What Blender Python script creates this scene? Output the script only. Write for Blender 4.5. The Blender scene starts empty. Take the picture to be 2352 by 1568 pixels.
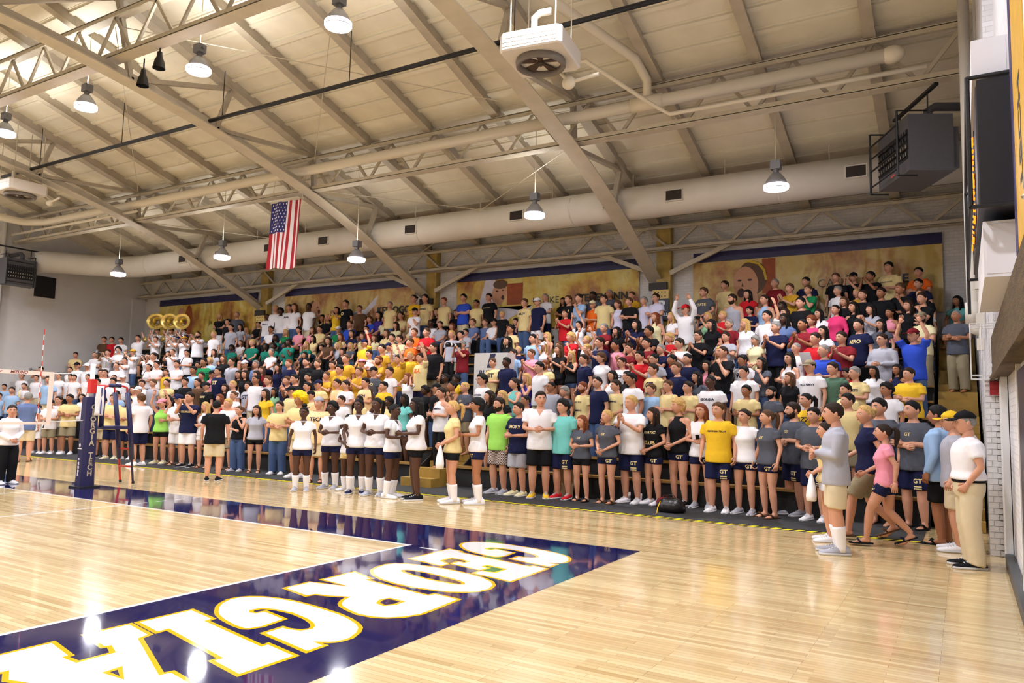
import bpy, bmesh, math, random
import numpy as np
from mathutils import Vector, Matrix
from mathutils.bvhtree import BVHTree
PI = math.pi
SC = bpy.context.scene
COL = SC.collection
# ---------------------------------------------------------------- camera
def make_camera():
    yaw, pitch, roll = -0.5397, 0.0927, 0.0242
    f = Vector((math.sin(yaw) * math.cos(pitch), math.cos(yaw) * math.cos(pitch), math.sin(pitch)))
    r = Vector((math.cos(yaw), -math.sin(yaw), 0)); u = r.cross(f)
    cr, sr = math.cos(roll), math.sin(roll)
    r2 = r * cr + u * sr; u2 = u * cr - r * sr
    cam = bpy.data.cameras.new('camera'); co = bpy.data.objects.new('camera', cam); COL.objects.link(co)
    m = Matrix((r2, u2, -f)).transposed().to_4x4(); m.translation = Vector((5.998, -7.688, 1.696))
    co.matrix_world = m
    cam.sensor_width = 36; cam.lens = 26.513; cam.clip_start = 0.05; cam.clip_end = 200
    SC.camera = co
make_camera()
# ---------------------------------------------------------------- world, exposure
wd = bpy.data.worlds.new('world'); SC.world = wd; wd.use_nodes = True
wd.node_tree.nodes['Background'].inputs[0].default_value = (0.8, 0.85, 1.0, 1)
wd.node_tree.nodes['Background'].inputs[1].default_value = 0.05
SC.view_settings.view_transform = 'Standard'; SC.view_settings.look = 'None'
SC.view_settings.gamma = 1.0; SC.view_settings.use_curve_mapping = False
SC.view_settings.exposure = 0.08
LAMP_W = 165.0            # power of one high bay lamp
UPLIGHT = 0.23            # share for added lights above the lamps, to brighten the roof
SC.cycles.max_bounces = 4; SC.cycles.diffuse_bounces = 3; SC.cycles.glossy_bounces = 2; SC.cycles.transmission_bounces = 1
SC.cycles.use_adaptive_sampling = True; SC.cycles.adaptive_threshold = 0.08; SC.cycles.adaptive_min_samples = 8
SC.cycles.sample_clamp_indirect = 4.0; SC.cycles.use_denoising = True
SC.cycles.caustics_reflective = False; SC.cycles.caustics_refractive = False
# ---------------------------------------------------------------- helpers
def lin(c):
    out = []
    for v in c[:3]:
        v = v / 255.0
        out.append(v / 12.92 if v <= 0.04045 else ((v + 0.055) / 1.055) ** 2.4)
    return tuple(out) + (1.0,)
_M = {}
def mat(name, col, rough=0.6, metal=0.0, noise=0.0, nscale=20.0, bump=0.0, bscale=60.0, emit=None, estr=0.0, spec=0.5, coat=0.0, stretch=None):
    if name in _M: return _M[name]
    m = bpy.data.materials.new(name); m.use_nodes = True; nt = m.node_tree; b = nt.nodes['Principled BSDF']
    c = lin(col); b.inputs['Base Color'].default_value = c
    b.inputs['Roughness'].default_value = rough; b.inputs['Metallic'].default_value = metal
    b.inputs['Specular IOR Level'].default_value = spec; b.inputs['Coat Weight'].default_value = coat
    if emit: b.inputs['Emission Color'].default_value = lin(emit); b.inputs['Emission Strength'].default_value = estr
    if noise or bump:
        tc = nt.nodes.new('ShaderNodeTexCoord'); mp = nt.nodes.new('ShaderNodeMapping')
        if stretch: mp.inputs['Scale'].default_value = stretch
        nt.links.new(tc.outputs['Object'], mp.inputs[0])
    if noise:
        n = nt.nodes.new('ShaderNodeTexNoise'); n.inputs['Scale'].default_value = nscale; n.inputs['Detail'].default_value = 2
        nt.links.new(mp.outputs[0], n.inputs['Vector'])
        r = nt.nodes.new('ShaderNodeMapRange'); r.inputs[1].default_value = 0.3; r.inputs[2].default_value = 0.7
        r.inputs[3].default_value = 1 - noise; r.inputs[4].default_value = 1 + noise
        nt.links.new(n.outputs['Fac'], r.inputs[0])
        mx = nt.nodes.new('ShaderNodeVectorMath'); mx.operation = 'SCALE'; mx.inputs[0].default_value = c[:3]
        nt.links.new(r.outputs[0], mx.inputs['Scale']); nt.links.new(mx.outputs[0], b.inputs['Base Color'])
    if bump:
        n2 = nt.nodes.new('ShaderNodeTexNoise'); n2.inputs['Scale'].default_value = bscale; n2.inputs['Detail'].default_value = 1
        nt.links.new(mp.outputs[0], n2.inputs['Vector'])
        bp = nt.nodes.new('ShaderNodeBump'); bp.inputs['Strength'].default_value = bump; bp.inputs['Distance'].default_value = 0.02
        nt.links.new(n2.outputs['Fac'], bp.inputs['Height']); nt.links.new(bp.outputs[0], b.inputs['Normal'])
    _M[name] = m
    return m
class MB:
    def __init__(s): s.v = []; s.f = []; s.m = []
    def add(s, vs, fs, mi=0):
        o = len(s.v); s.v += [tuple(p) for p in vs]; s.f += [tuple(i + o for i in f) for f in fs]; s.m += [mi] * len(fs); return s
    def box(s, c, size, mi=0, rot=None):
        hx, hy, hz = size[0] / 2, size[1] / 2, size[2] / 2
        vs = [Vector((x * hx, y * hy, z * hz)) for x in (-1, 1) for y in (-1, 1) for z in (-1, 1)]
        if rot is not None: vs = [rot @ p for p in vs]
        c = Vector(c)
        return s.add([p + c for p in vs], [(0, 1, 3, 2), (4, 6, 7, 5), (0, 4, 5, 1), (2, 3, 7, 6), (0, 2, 6, 4), (1, 5, 7, 3)], mi)
    def bb(s, x0, x1, y0, y1, z0, z1, mi=0):
        return s.box(((x0 + x1) / 2, (y0 + y1) / 2, (z0 + z1) / 2), (x1 - x0, y1 - y0, z1 - z0), mi)
    def beam(s, a, b, w, h, mi=0, up=(0, 0, 1)):
        a, b = Vector(a), Vector(b); d = (b - a); L = d.length; d.normalize()
        u = Vector(up); sx = d.cross(u)
        if sx.length < 1e-4: sx = d.cross(Vector((1, 0, 0)))
        sx.normalize(); uz = sx.cross(d)
        R = Matrix((d, sx, uz)).transposed()
        return s.box((a + b) / 2, (L, w, h), mi, R)
    def loft(s, rings, mi=0, cap=True, closed=True):
        n = len(rings[0]); o = len(s.v)
        for r in rings: s.v += [tuple(p) for p in r]
        fs = []
        for i in range(len(rings) - 1):
            for k in range(n if closed else n - 1):
                a = o + i * n + k; b = o + i * n + (k + 1) % n
                fs.append((a, b, b + n, a + n))
        if cap and closed:
            fs.append(tuple(o + k for k in reversed(range(n)))); q = o + (len(rings) - 1) * n
            fs.append(tuple(q + k for k in range(n)))
        s.f += fs; s.m += [mi] * len(fs); return s
    def tube(s, pts, rad, seg=8, mi=0, cap=True, ref=(0, 1, 0), flat=1.0):
        P = [Vector(p) for p in pts]
        if not isinstance(rad, (list, tuple)): rad = [rad] * len(P)
        rings = []; ref = Vector(ref); pu = None
        for i, p in enumerate(P):
            t = (P[min(i + 1, len(P) - 1)] - P[max(i - 1, 0)]).normalized()
            if pu is None:
                u = ref - t * ref.dot(t)
                if u.length < 0.05: u = Vector((1, 0, 0)) - t * t.x
            else: u = pu - t * pu.dot(t)
            u.normalize(); pu = u; w = t.cross(u); r = rad[i]
            r1, r2 = r if isinstance(r, tuple) else (r, r * flat)
            rings.append([p + w * (r1 * math.cos(2 * PI * k / seg)) + u * (r2 * math.sin(2 * PI * k / seg)) for k in range(seg)])
        return s.loft(rings, mi, cap)
    def lathe(s, prof, seg=16, c=(0, 0, 0), mi=0, cap=False):
        c = Vector(c)
        return s.loft([[c + Vector((r * math.cos(2 * PI * k / seg), r * math.sin(2 * PI * k / seg), z)) for k in range(seg)] for r, z in prof], mi, cap)
    def ball(s, c, r, seg=8, ring=6, mi=0):
        c = Vector(c); r = r if isinstance(r, (tuple, list)) else (r, r, r)
        return s.loft([[c + Vector((r[0] * math.sin(a) * math.cos(2 * PI * k / seg), r[1] * math.sin(a) * math.sin(2 * PI * k / seg), -r[2] * math.cos(a))) for k in range(seg)]
                       for a in [PI * (i + 0.02) / (ring + 0.04) for i in range(ring + 1)]], mi)
    def prism(s, poly, fn, t, mi=0):
        """flat polygon (list of 2-D points) mapped by fn(p, depth) and given thickness t; concave polygons are fine"""
        n = len(poly); o = len(s.v)
        for d in (0, t): s.v += [tuple(fn(p, d)) for p in poly]
        s.f += [tuple(o + k for k in range(n)), tuple(o + n + k for k in reversed(range(n)))]
        s.f += [(o + k, o + n + k, o + n + (k + 1) % n, o + (k + 1) % n) for k in range(n)]
        s.m += [mi] * (n + 2); return s
    def mesh(s, name, mats, smooth=False):
        me = bpy.data.meshes.new(name); me.from_pydata(s.v, [], s.f)
        for m in mats: me.materials.append(m)
        if len(mats) > 1: me.polygons.foreach_set('material_index', s.m)
        if smooth: me.polygons.foreach_set('use_smooth', [True] * len(s.f))
        bm = bmesh.new(); bm.from_mesh(me); bmesh.ops.recalc_face_normals(bm, faces=bm.faces); bm.to_mesh(me); bm.free()
        me.update(); return me
    def build(s, name, mats, parent=None, smooth=False, loc=None):
        if not isinstance(mats, (list, tuple)): mats = [mats]
        return obj(name, s.mesh(name, mats, smooth), parent, loc)
def obj(name, me, parent=None, loc=None):
    o = bpy.data.objects.new(name, me); COL.objects.link(o)
    if parent is not None: o.parent = parent
    if loc is not None: o.location = loc
    return o
def tag(o, label=None, cat=None, group=None, kind=None):
    if label: o['label'] = label
    if cat: o['category'] = cat
    if group: o['group'] = group
    if kind: o['kind'] = kind
    return o
def thing(name, label, cat, loc=(0, 0, 0), rz=0.0, group=None, kind=None):
    o = bpy.data.objects.new(name, None); COL.objects.link(o); o.location = loc; o.rotation_euler = (0, 0, rz)
    o.empty_display_size = 0.2
    return tag(o, label, cat, group, kind)
def dup(root, loc=None, rz=None, label=None):
    r = root.copy(); COL.objects.link(r)
    if loc is not None: r.location = loc
    if rz is not None: r.rotation_euler = (0, 0, rz)
    if label: r['label'] = label
    for ch in list(root.children):
        c = ch.copy(); COL.objects.link(c); c.parent = r
        for g in ch.children:
            d = g.copy(); COL.objects.link(d); d.parent = c
    return r
_TXT = {}
def text_mesh(txt, size=1.0, bold=0.0, spacing=1.0):
    """triangulated flat letters (x right, y up), centred; returned as (verts, faces)"""
    k = (txt, size, bold, spacing)
    if k in _TXT: return _TXT[k]
    cu = bpy.data.curves.new('lettering', 'FONT'); cu.body = txt; cu.size = size; cu.offset = bold; cu.space_character = spacing
    cu.align_x = 'CENTER'; cu.align_y = 'CENTER'; cu.resolution_u = 3; cu.space_line = 0.9
    o = bpy.data.objects.new('lettering', cu); COL.objects.link(o)
    dg = bpy.context.evaluated_depsgraph_get(); me = bpy.data.meshes.new_from_object(o.evaluated_get(dg))
    bm = bmesh.new(); bm.from_mesh(me); bmesh.ops.triangulate(bm, faces=bm.faces); bm.to_mesh(me); bm.free()
    vs = [tuple(v.co) for v in me.vertices]; fs = [tuple(p.vertices) for p in me.polygons]
    bpy.data.objects.remove(o); bpy.data.curves.remove(cu); bpy.data.meshes.remove(me)
    _TXT[k] = (vs, fs); return _TXT[k]
def put_text(mb, txt, size, fn, mi=0, bold=0.0, spacing=1.0):
    vs, fs = text_mesh(txt, size, bold, spacing)
    return mb.add([fn(v[0], v[1]) for v in vs], fs, mi)
# ---------------------------------------------------------------- the hall
XL, YB, YF, YM = -26.3, 13.2, -22.2, -4.5
FX = [-1.6, -9.95, -18.3]                       # arched frames
SP = 8.35 / 4
def zr(y): return 7.28 + 0.295 * (12.9 - (y if y > YM else 2 * YM - y))     # underside of the rafters
def xw(y): return 6.26 + (13.2 - y) * 0.011                                 # face of the wall on the right
steel = mat('painted_steel', (200, 190, 170), 0.55, noise=0.06, nscale=3)
steel2 = mat('painted_steel_web', (184, 173, 154), 0.6, noise=0.08, nscale=4)
deckm = mat('roof_deck', (230, 222, 202), 0.85, noise=0.04, nscale=2.0)
greyw = mat('grey_painted_wall', (216, 214, 214), 0.8, noise=0.03, nscale=1.5, bump=0.15, bscale=40)
black = mat('black_paint', (22, 22, 25), 0.5)
navy = mat('navy_floor_paint', (26, 26, 84), 0.07, coat=0.6, noise=0.05, nscale=3)
whitep = mat('white_floor_paint', (246, 244, 246), 0.08, coat=0.5)
yellowp = mat('yellow_floor_paint', (250, 190, 10), 0.08, coat=0.5)

def wood_floor():
    m = bpy.data.materials.new('maple_boards'); m.use_nodes = True; nt = m.node_tree; N = nt.nodes.new; L = nt.links.new
    b = nt.nodes['Principled BSDF']; tc = N('ShaderNodeTexCoord')
    def brick(sc, w, off, c1, c2, mort):
        mp = N('ShaderNodeMapping'); mp.inputs['Location'].default_value = off; L(tc.outputs['Object'], mp.inputs[0])
        t = N('ShaderNodeTexBrick'); L(mp.outputs[0], t.inputs['Vector']); t.inputs['Scale'].default_value = 1
        t.inputs['Brick Width'].default_value = w; t.inputs['Row Height'].default_value = sc; t.offset = 0.37; t.offset_frequency = 3
        t.inputs['Mortar Size'].default_value = mort; t.inputs['Mortar Smooth'].default_value = 0.2; t.inputs['Bias'].default_value = -0.25
        t.inputs['Color1'].default_value = lin(c1); t.inputs['Color2'].default_value = lin(c2); t.inputs['Mortar'].default_value = lin((150, 110, 66))
        return t
    t1 = brick(0.057, 0.83, (0, 0, 0), (238, 214, 164), (216, 184, 130), 0.0012)
    t2 = brick(0.057, 1.37, (0.4, 0.0, 0), (255, 255, 255), (222, 212, 196), 0.0)
    mp = N('ShaderNodeMapping'); mp.inputs['Scale'].default_value = (1.2, 30, 1); L(tc.outputs['Object'], mp.inputs[0])
    n = N('ShaderNodeTexNoise'); n.inputs['Scale'].default_value = 3; n.inputs['Detail'].default_value = 3; L(mp.outputs[0], n.inputs['Vector'])
    r = N('ShaderNodeMapRange'); r.inputs[3].default_value = 0.88; r.inputs[4].default_value = 1.08; L(n.outputs['Fac'], r.inputs[0])
    mx = N('ShaderNodeMix'); mx.data_type = 'RGBA'; mx.blend_type = 'MULTIPLY'; mx.inputs[0].default_value = 1
    L(t1.outputs['Color'], mx.inputs[6]); L(t2.outputs['Color'], mx.inputs[7])
    sc = N('ShaderNodeVectorMath'); sc.operation = 'SCALE'; L(mx.outputs[2], sc.inputs[0]); L(r.outputs[0], sc.inputs['Scale'])
    L(sc.outputs[0], b.inputs['Base Color'])
    b.inputs['Roughness'].default_value = 0.2; b.inputs['Coat Weight'].default_value = 0.55; b.inputs['Coat Roughness'].default_value = 0.07
    return m
def brick_wall(name, c, mort, sc=1.0):
    m = bpy.data.materials.new(name); m.use_nodes = True; nt = m.node_tree; N = nt.nodes.new; L = nt.links.new
    b = nt.nodes['Principled BSDF']; tc = N('ShaderNodeTexCoord'); sx = N('ShaderNodeSeparateXYZ'); cx = N('ShaderNodeCombineXYZ')
    L(tc.outputs['Object'], sx.inputs[0]); ad = N('ShaderNodeMath'); L(sx.outputs[0], ad.inputs[0]); L(sx.outputs[1], ad.inputs[1])
    L(ad.outputs[0], cx.inputs[0]); L(sx.outputs[2], cx.inputs[1])
    t = N('ShaderNodeTexBrick'); L(cx.outputs[0], t.inputs['Vector']); t.inputs['Scale'].default_value = sc
    t.inputs['Brick Width'].default_value = 0.21; t.inputs['Row Height'].default_value = 0.076; t.inputs['Mortar Size'].default_value = 0.006
    t.inputs['Color1'].default_value = lin(c); t.inputs['Color2'].default_value = lin(tuple(v * 0.95 for v in c)); t.inputs['Mortar'].default_value = lin(mort)
    L(t.outputs['Color'], b.inputs['Base Color']); b.inputs['Roughness'].default_value = 0.6
    bp = N('ShaderNodeBump'); bp.inputs['Strength'].default_value = 0.5; bp.inputs['Distance'].default_value = 0.01; bp.invert = True
    L(t.outputs['Fac'], bp.inputs['Height']); L(bp.outputs[0], b.inputs['Normal'])
    return m
bwall = brick_wall('white_painted_brick', (222, 219, 216), (202, 199, 196))
rwall = brick_wall('bright_painted_brick', (228, 226, 230), (204, 202, 204))

# floor with its painted court
fl = MB().bb(XL, 7.0, YF, YB, -0.2, 0.0).build('floor', wood_floor()); tag(fl, 'varnished maple court floor of narrow boards', kind='structure')
Z1, Z2, Z3 = 0.0012, 0.0020, 0.0028
def flat(name, rects, m, z):
    b = MB()
    for x0, x1, y0, y1 in rects: b.bb(x0, x1, y0, y1, -0.001, z)
    return b.build(name, m, fl)
flat('navy_border', [(-20.48, 2.48, 0.0, 1.42), (0.0, 2.48, -10.42, 0.0), (-20.48, -18.0, -10.42, 0.0), (-18, 0, -10.42, -9.0)], navy, Z1)
flat('sideline', [(-18, 0, -0.05, 0.0)], whitep, Z2); flat('end_line', [(-0.05, 0, -9, -0.05)], whitep, Z2)
flat('attack_line', [(-6.05, -6.0, -9, -0.05)], whitep, Z2); flat('centre_line', [(-9.025, -8.975, -9, -0.05)], whitep, Z2)
for i in range(4): flat('attack_line_dash', [(-6.05, -6.0, 0.2 + 0.36 * i, 0.38 + 0.36 * i)], whitep, Z2)
flat('service_mark', [(0.2, 0.45, -0.11, -0.06)], whitep, Z2)
# slanted slab serif letters painted on the end border, outlines in floor metres
L_G = [(0.676, -3.453), (0.547, -3.343), (0.467, -3.242), (0.411, -3.116), (0.419, -3.012), (0.479, -2.921), (0.586, -2.853), (0.742, -2.814), (0.919, -2.797), (1.124, -2.813), (1.337, -2.842), (1.532, -2.877), (1.716, -2.937), (1.867, -3.012), (1.956, -3.081), (2.025, -3.179), (2.082, -3.32), (2.08, -3.4), (2.059, -3.472), (2.017, -3.52), (1.973, -3.541), (2.055, -3.549), (2.056, -3.772), (1.428, -3.636), (1.424, -3.399), (1.515, -3.411), (1.604, -3.389), (1.631, -3.336), (1.605, -3.29), (1.537, -3.237), (1.414, -3.18), (1.21, -3.127), (1.029, -3.129), (0.912, -3.164), (0.893, -3.229), (0.924, -3.256), (0.951, -3.252), (0.967, -3.164), (1.308, -3.243), (1.335, -3.506), (1.295, -3.62), (1.243, -3.649), (1.102, -3.631), (0.905, -3.572), (0.763, -3.511)]
L_R = [(0.472, -2.554), (0.476, -2.2), (0.858, -2.133), (0.49, -2.097), (0.495, -1.583), (0.901, -1.735), (0.891, -1.8), (1.72, -1.938), (1.727, -1.853), (2.068, -1.896), (2.095, -2.287), (2.101, -2.513), (2.036, -2.671), (1.935, -2.778), (1.816, -2.831), (1.654, -2.838), (1.487, -2.784), (1.356, -2.723), (1.288, -2.665), (1.226, -2.571), (1.188, -2.465), (1.045, -2.53), (0.912, -2.558), (0.895, -2.659)]
H_R = [(1.568, -2.431), (1.527, -2.348), (1.543, -2.279), (1.68, -2.292), (1.687, -2.381), (1.647, -2.455)]
L_O = [(0.593, -1.463), (0.52, -1.28), (0.51, -1.12), (0.56, -1.0), (0.70, -0.935), (0.896, -0.904), (1.12, -0.90), (1.349, -0.918), (1.56, -0.96), (1.773, -1.031), (1.92, -1.12), (2.024, -1.241), (2.076, -1.404), (2.051, -1.561), (1.95, -1.69), (1.82, -1.76), (1.65, -1.80), (1.42, -1.815), (1.171, -1.795), (0.95, -1.73), (0.74, -1.61)]
H_O = [(1.305 + 0.41 * math.cos(a), -1.325 - 0.07 * math.cos(a) + 0.075 * math.sin(a)) for a in np.linspace(0, 2 * PI, 21)[:-1]]
L_I = [(.435, -4.0), (.45, -3.481), (.851, -3.564), (.863, -3.634), (1.66, -3.805), (1.655, -3.745), (2.058, -3.828), (2.048, -4.343), (1.642, -4.253), (1.647, -4.185), (.83, -3.99), (.834, -4.085)]
L_A = [(.42, -4.405), (.431, -4.01), (.834, -4.098), (.863, -4.198), (1.609, -4.547), (1.627, -4.485), (2.06, -4.575), (2.06, -5.02), (1.65, -5.0), (.97, -5.19), (.83, -5.12), (.82, -5.2), (.42, -5.08), (.42, -4.581), (.841, -4.677), (.845, -4.716), (.966, -4.721), (.968, -4.515), (.852, -4.465), (.841, -4.502)]
H_A = [(1.339, -4.736), (1.335, -4.685), (1.455, -4.743)]
L_E = [(0.51 + v * 1.57, 0.09 - u * 0.83 - v * 0.31) for u, v in [(0, 0), (1, 0), (1, .36), (.78, .36), (.72, .25), (.5, .25), (.5, .40), (.56, .40), (.56, .34), (.80, .34), (.80, .66), (.56, .66), (.56, .60), (.5, .60), (.5, .75), (.72, .75), (.78, .64), (1, .64), (1, 1), (0, 1), (0, .84), (.07, .84), (.07, .16), (0, .16)]]
def offset_poly(P, d):
    n = len(P); out = []; A = sum(P[i][0] * P[(i + 1) % n][1] - P[(i + 1) % n][0] * P[i][1] for i in range(n)); sg = 1 if A > 0 else -1
    for i in range(n):
        p0, p1, p2 = Vector(P[i - 1]), Vector(P[i]), Vector(P[(i + 1) % n]); e1 = (p1 - p0).normalized(); e2 = (p2 - p1).normalized()
        n1 = Vector((e1.y, -e1.x)) * sg; n2 = Vector((e2.y, -e2.x)) * sg; b = (n1 + n2); b = b.normalized() if b.length > 1e-4 else n1
        out.append(tuple(p1 + b * (d / max(0.45, b.dot(n1)))))
    return out
def letter(body, holes):
    """each letter is a yellow slab with a white slab on it; the counter is a navy slab"""
    P = lambda p, d: (p[0], p[1], d)
    lo = MB().prism(body, P, Z2).build('letter', yellowp, fl)
    MB().prism(offset_poly(body, -0.036), P, Z3).build('letter_face', whitep, lo)
    for q in holes:
        MB().prism(offset_poly(q, 0.036), P, Z3 + 0.0006).build('counter_edge', yellowp, lo)
        MB().prism(q, P, Z3 + 0.0012).build('counter', navy, lo)
letter([(x, y + 3.60) for x, y in L_G], []); letter(L_E, []); letter(L_O, [H_O]); letter(L_R, [H_R]); letter(L_G, []); letter(L_I, []); letter(L_A, [H_A])
# walls, seen side plus the rest of the shell
wb = MB().bb(XL, 7.0, YB, YB + 0.3, 0, 7.6).build('wall_back', bwall); tag(wb, 'white painted brick wall behind the stands', kind='structure')
wl = MB()
wl.prism([(YB, 0), (YB, 7.7), (YM, zr(YM) + 0.4), (YF, 7.7), (YF, 0)], lambda p, d: (XL - d, p[0], p[1]), 0.3)
wl = wl.build('wall_left', greyw); tag(wl, 'plain grey end wall beyond the band', kind='structure')
MB().bb(XL, XL + 0.18, 7.0, 7.06, 0, 9.0).build('corner_strip', greyw, wl)
MB().bb(XL, XL + 0.10, 12.55, 13.2, 0, 6.4).build('pilaster', greyw, wl)
rw = MB()
rw.prism([(YB, 0), (YB, 7.7), (4.0, zr(4.0) + 0.4), (4.0, 0)], lambda p, d: (xw(p[0]) + d * (6.9 - xw(p[0])), p[0], p[1]), 1.0)
rw.prism([(4.0, 0), (4.0, zr(4.0) + 0.4), (YM, zr(YM) + 0.4), (YF, 7.7), (YF, 0)], lambda p, d: (6.48 + d * 0.42, p[0], p[1]), 1.0)
rw = rw.build('wall_right', rwall); tag(rw, 'bright white painted brick wall beside the stairs', kind='structure')
wf = MB().bb(XL, 7.5, YF - 0.3, YF, 0, 7.6).build('wall_front', bwall); tag(wf, 'white painted brick wall across the hall', kind='structure')
# roof: one shell above, deck planks below it as pieces
rf = MB()
for s in (1, -1):
    ys = [YM, YB + 0.3] if s > 0 else [YF - 0.3, YM]
    rf.add([(x, y, zr(y) + dz) for dz in (0.30, 0.42) for y in ys for x in (XL - 0.3, 7.5)], [(0, 1, 3, 2), (4, 6, 7, 5), (0, 2, 6, 4), (1, 5, 7, 3), (0, 4, 5, 1), (2, 3, 7, 6)])
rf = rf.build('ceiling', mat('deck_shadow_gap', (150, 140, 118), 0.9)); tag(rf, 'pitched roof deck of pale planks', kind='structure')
th = math.atan(0.295); ply = 0.60; plen = SP * 2
dp = MB().box((0, 0, 0.02), (plen - 0.01, ply / math.cos(th) - 0.030, 0.04)); dp.box((0, ply / math.cos(th) / 2 - 0.05, -0.024), (plen - 0.01, 0.11, 0.05))
dp.box((0, ply / math.cos(th) / 2 - 0.16, -0.004), (plen - 0.01, 0.012, 0.012))
dpm = dp.mesh('deck_plank', [deckm])
for i in range(8):
    x = FX[0] + SP * 4 - plen * (i + 0.5) + 0.0
    if x - plen / 2 < XL - 0.5: continue
    for j in range(24):
        y = 13.0 - ply * (j + 0.5)
        if y < 3.6 and x > 2.5: continue
        o = obj('deck_plank', dpm, rf, (x, y, zr(y) + 0.245)); o.rotation_euler = (-th, 0, 0)
# rafters
k = 0
for s in (1, -1):
    for i in range(-1 - 12, 4):
        x = FX[0] + SP * i
        if x < XL + 0.1 or x > 6.2: continue
        big = i % 4 == 0
        b = MB(); w = 0.15 if not big else 0.22
        y0, y1 = (YM, 13.15) if s > 0 else (YM, YF + 0.02)
        b.add([(x + sx * w / 2, y, zr(y) + dz) for y in (y0, y1) for dz in (0.0, 0.26) for sx in (-1, 1)], [(0, 1, 3, 2), (4, 6, 7, 5), (0, 4, 5, 1), (2, 3, 7, 6), (0, 2, 6, 4), (1, 5, 7, 3)])
        b.add([(x + sx * (w / 2 + 0.035), y, zr(y) + dz) for y in (y0, y1) for dz in (-0.015, 0.0) for sx in (-1, 1)], [(0, 1, 3, 2), (4, 6, 7, 5), (0, 4, 5, 1), (2, 3, 7, 6), (0, 2, 6, 4), (1, 5, 7, 3)])
        b.build('rafter', steel2, rf)
# arched frames
CH = [(13.05, 5.55), (12.2, 5.95), (11.3, 6.33), (10.5, 6.68), (9.7, 7.0), (8.8, 7.34), (7.8, 7.66), (6.9, 7.9), (6.0, 8.12), (5, 8.34), (4, 8.52), (3, 8.68), (2, 8.83), (1, 8.95), (0, 9.05), (-2, 9.18), (-4.5, 9.22)]
CH = CH + [(2 * YM - y, z) for y, z in reversed(CH[:-1])]
def zc(y):
    for (a, b), (c, d) in zip(CH, CH[1:]):
        if c <= y <= a: return b + (d - b) * (y - a) / (c - a)
    return 5.5
WEB = [(4.2, 4.6), (4.2, 7.5), (1.9, 4.6), (1.9, 1.5), (7.6, 10.3), (9.9, 10.3), (9.9, 12.4), (7.6, 7.5), (-1.2, 1.5), (-1.2, -1.5), (-4.5, -1.5)]
frame_names = ['beside the right hand banner', 'beside the flag', 'nearest the far end wall']
for fi, x in enumerate(FX):
    fr = thing('arched_roof_frame', 'cream steel arched roof frame ' + ['springing beside the widest player banner', 'rising past the hanging flag', 'springing nearest the brass band'][fi], 'roof frame', (x, 13.05, 5.5), kind='structure')
    b = MB(); w = 0.21
    for d, hw in ((0, w), (0.035, w), ):
        pass
    rings = []
    for y, z in CH: rings.append([(-w, y - 13.05, z - 5.5), (w, y - 13.05, z - 5.5), (w, y - 13.05, z - 5.5 + 0.03), (0.02, y - 13.05, z - 5.5 + 0.03), (0.02, y - 13.05, z - 5.5 + 0.26), (-0.02, y - 13.05, z - 5.5 + 0.26), (-0.02, y - 13.05, z - 5.5 + 0.03), (-w, y - 13.05, z - 5.5 + 0.03)])
    b.loft(rings); b.build('lower_chord', steel, fr)
    for s in (1, -1):
        for yb, yt in WEB:
            if s < 0: yb, yt = 2 * YM - yb, 2 * YM - yt
            MB().beam((0, yb - 13.05, zc(yb) + 0.1 - 5.5), (0, yt - 13.05, zr(yt) + 0.05 - 5.5), 0.13, 0.10).build('web_member', steel2, fr)
# lattice trusses along the hall
def truss(y, zb, zt, label, n=32, wch=0.2, gus=False, x0=XL + 0.1, x1=6.2):
    t = thing('lattice_truss', label, 'truss', (0, y, zb), kind='structure'); h = zt - zb
    for nm, z in (('bottom_chord', 0.0), ('top_chord', h)):
        b = MB(); b.bb(x0, x1, -wch / 2, wch / 2, z - 0.015, z + 0.015); b.bb(x0, x1, -wch / 2, -wch / 2 + 0.03, z, z + (0.10 if z == 0 else -0.10)); b.build(nm, steel, t)
    L = (x1 - x0) / n
    for i in range(n):
        xa, xb = x0 + L * i, x0 + L * (i + 1)
        if i % 2: MB().beam((xa, 0, 0.02), (xb, 0, h - 0.02), 0.05, 0.07).build('lattice_bar', steel, t)
        else: MB().beam((xa, 0, h - 0.02), (xb, 0, 0.02), 0.05, 0.07).build('lattice_bar', steel2, t)
        if gus and i % 2 == 0: MB().add([(xb + dx, dy, z) for dy in (-0.02, 0.02) for dx, z in ((-.28, .0), (.28, .0), (.14, .16), (-.14, .16))], [(0, 1, 2, 3), (7, 6, 5, 4), (0, 4, 5, 1), (1, 5, 6, 2), (2, 6, 7, 3), (3, 7, 4, 0)]).build('gusset', steel, t)
    return t
truss(7.5, 7.86, 8.84, 'cream lattice truss above the round white pipe', 44, 0.26)
truss(1.5, 9.22, 10.25, 'cream lattice truss high over the court, hung with lit lamps', 44, 0.30)
truss(12.9, 6.42, 7.14, 'cream lattice truss along the top of the banner wall', 40, 0.22, True)
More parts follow.
